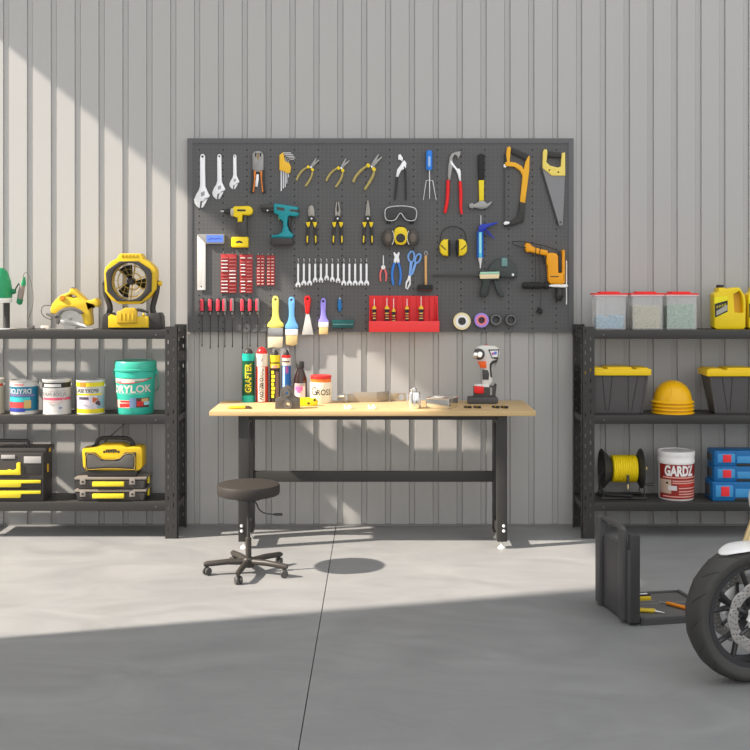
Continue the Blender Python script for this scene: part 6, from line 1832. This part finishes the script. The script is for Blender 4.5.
# forks
ra = math.radians(23)
up = Vector((-math.sin(ra), 0, math.cos(ra)))
gold = mat('fork_gold', (206, 186, 140), .32, .6)
for s in (1, -1):
    a0 = Vector((.052, s * .098, WR - .01))
    fk = MB().tube([a0, a0 + up * .05, a0 + up * .22], [.024, .021, .020], 18).build('fork_lower', white, t)
    MB().tube([a0 + up * .17, a0 + up * .62], .027, 18).build('fork_tube', gold, fk)
    MB().box(-.030, .06, s * .098 - .018, s * .098 + .018, WR - .035, WR + .04, .008).build('axle_clamp', white, fk)
    c0 = Vector((-.135, s * .082, WR + .03))
    MB().box(c0.x - .035, c0.x + .035, c0.y - .022, c0.y + .022, c0.z - .055, c0.z + .055, .010).build('brake_caliper', mat('caliper', (206, 204, 200), .35, .3), fk)
wl('axle', [(0, -.12), (.012, -.12), (.012, .12), (0, .12)], steel, None, 16)
# mudguard
bm = bmesh.new(); rows = []
na, nl = 34, 12
for i in range(na + 1):
    f = i / na
    g_ = f
    ang = math.radians(61 + 82 * f)
    w = .066 * min(1.0, .12 + 2.6 * math.sqrt(g_) * .8)
    drop = .006 + .040 * min(1, g_ * 1.3)
    row = []
    for j in range(nl + 1):
        q = -1 + 2 * j / nl
        a = q * PI / 2
        r = WR + .011 - drop * (1 - math.cos(a)) - .004 * (1 - f) ** 6
        row.append(bm.verts.new((r * math.cos(ang), w * math.sin(a), WR + r * math.sin(ang))))
    rows.append(row)
for i in range(na):
    for j in range(nl): bm.faces.new((rows[i][j], rows[i + 1][j], rows[i + 1][j + 1], rows[i][j + 1]))
bmesh.ops.recalc_face_normals(bm, faces=bm.faces)
bmesh.ops.solidify(bm, geom=bm.faces[:], thickness=.004)
b = MB(); b._add(bm)
b.build('mudguard', mat('mudguard_white', (222, 222, 222), .25, k=.85, spec=.6), t)
b = MB()
for s in (-1, 1): b.tube([(-.11, s * .066, WR + .21), (-.12, s * .09, WR + .20)], .012, 8)
b.build('mudguard_mount', dark, t)
# the rest of the machine stands outside the picture
bw_ = mat('fairing_white', (214, 214, 214), .3, k=.85)
hx = a0 + up * .62
b = MB(); b.box(hx.x - .05, hx.x + .05, -.13, .13, hx.z - .07, hx.z - .03, .01); b.box(hx.x - .05, hx.x + .05, -.13, .13, hx.z - .20, hx.z - .16, .01); b.build('triple_clamp', dark, t)
b = MB(); b.tube([(hx.x - .10, -.38, hx.z + .06), (hx.x - .04, -.22, hx.z + .05), (hx.x - .02, -.1, hx.z - .02), (hx.x - .02, .1, hx.z - .02), (hx.x - .04, .22, hx.z + .05), (hx.x - .10, .38, hx.z + .06)], .012, 10, sm=2); b.build('handlebar', black, t)
MB().ell((hx.x + .09, 0, hx.z - .10), .08, .10, .10).build('headlight', bw_, t)
MB().ell((-.68, 0, .86), .26, .15, .13).build('fuel_tank', bw_, t)
MB().tube([(-.86, 0, .80), (-1.05, 0, .78), (-1.38, 0, .88)], [.10, .11, .06], 16, sm=2).build('seat', black, t)
b = MB(); b.box(-.92, -.46, -.15, .15, .28, .58, .04); b.lathe([(0, -.19), (.10, -.19), (.11, -.15), (.11, .15), (.10, .19), (0, .19)], (-.76, 0, .36), 'y', 28); b.build('engine', dark, t)
for s in (-1, 1):
    MB().tube([(hx.x - .02, s * .05, hx.z - .1), (-.60, s * .15, .70), (-.95, s * .14, .48), (-1.0, s * .13, .34)], .026, 10, sm=1).build('frame_beam', grey_steel, t)
b = MB()
for s in (-1, 1): b.tube([(-.98, s * .11, .38), (-1.38, s * .11, WR)], .028, 10)
b.build('swingarm', grey_steel, t)
pr2 = [(r_ + .0, y_ * 1.35) for r_, y_ in pr]
rw = MB().lathe(pr2, (-1.38, 0, WR), 'y', 56).build('rear_tyre', tyre_m, t)
MB().lathe([(0, -.05), (ri - .02, -.03), (ri + .002, -.058), (ri + .002, .058), (ri - .02, .03), (0, .05)], (-1.38, 0, WR), 'y', 40).build('rear_rim', rim_m, rw)
MB().tube([(-.55, .12, .30), (-.70, .16, .16), (-1.0, .18, .22), (-1.35, .18, .42)], [.025, .03, .05, .055], 14, sm=1).build('exhaust', grey_steel, t)
MB().tube([(-.75, .16, .26), (-.82, .24, .10), (-.84, .28, .006)], .010, 8).build('side_stand', black, t)
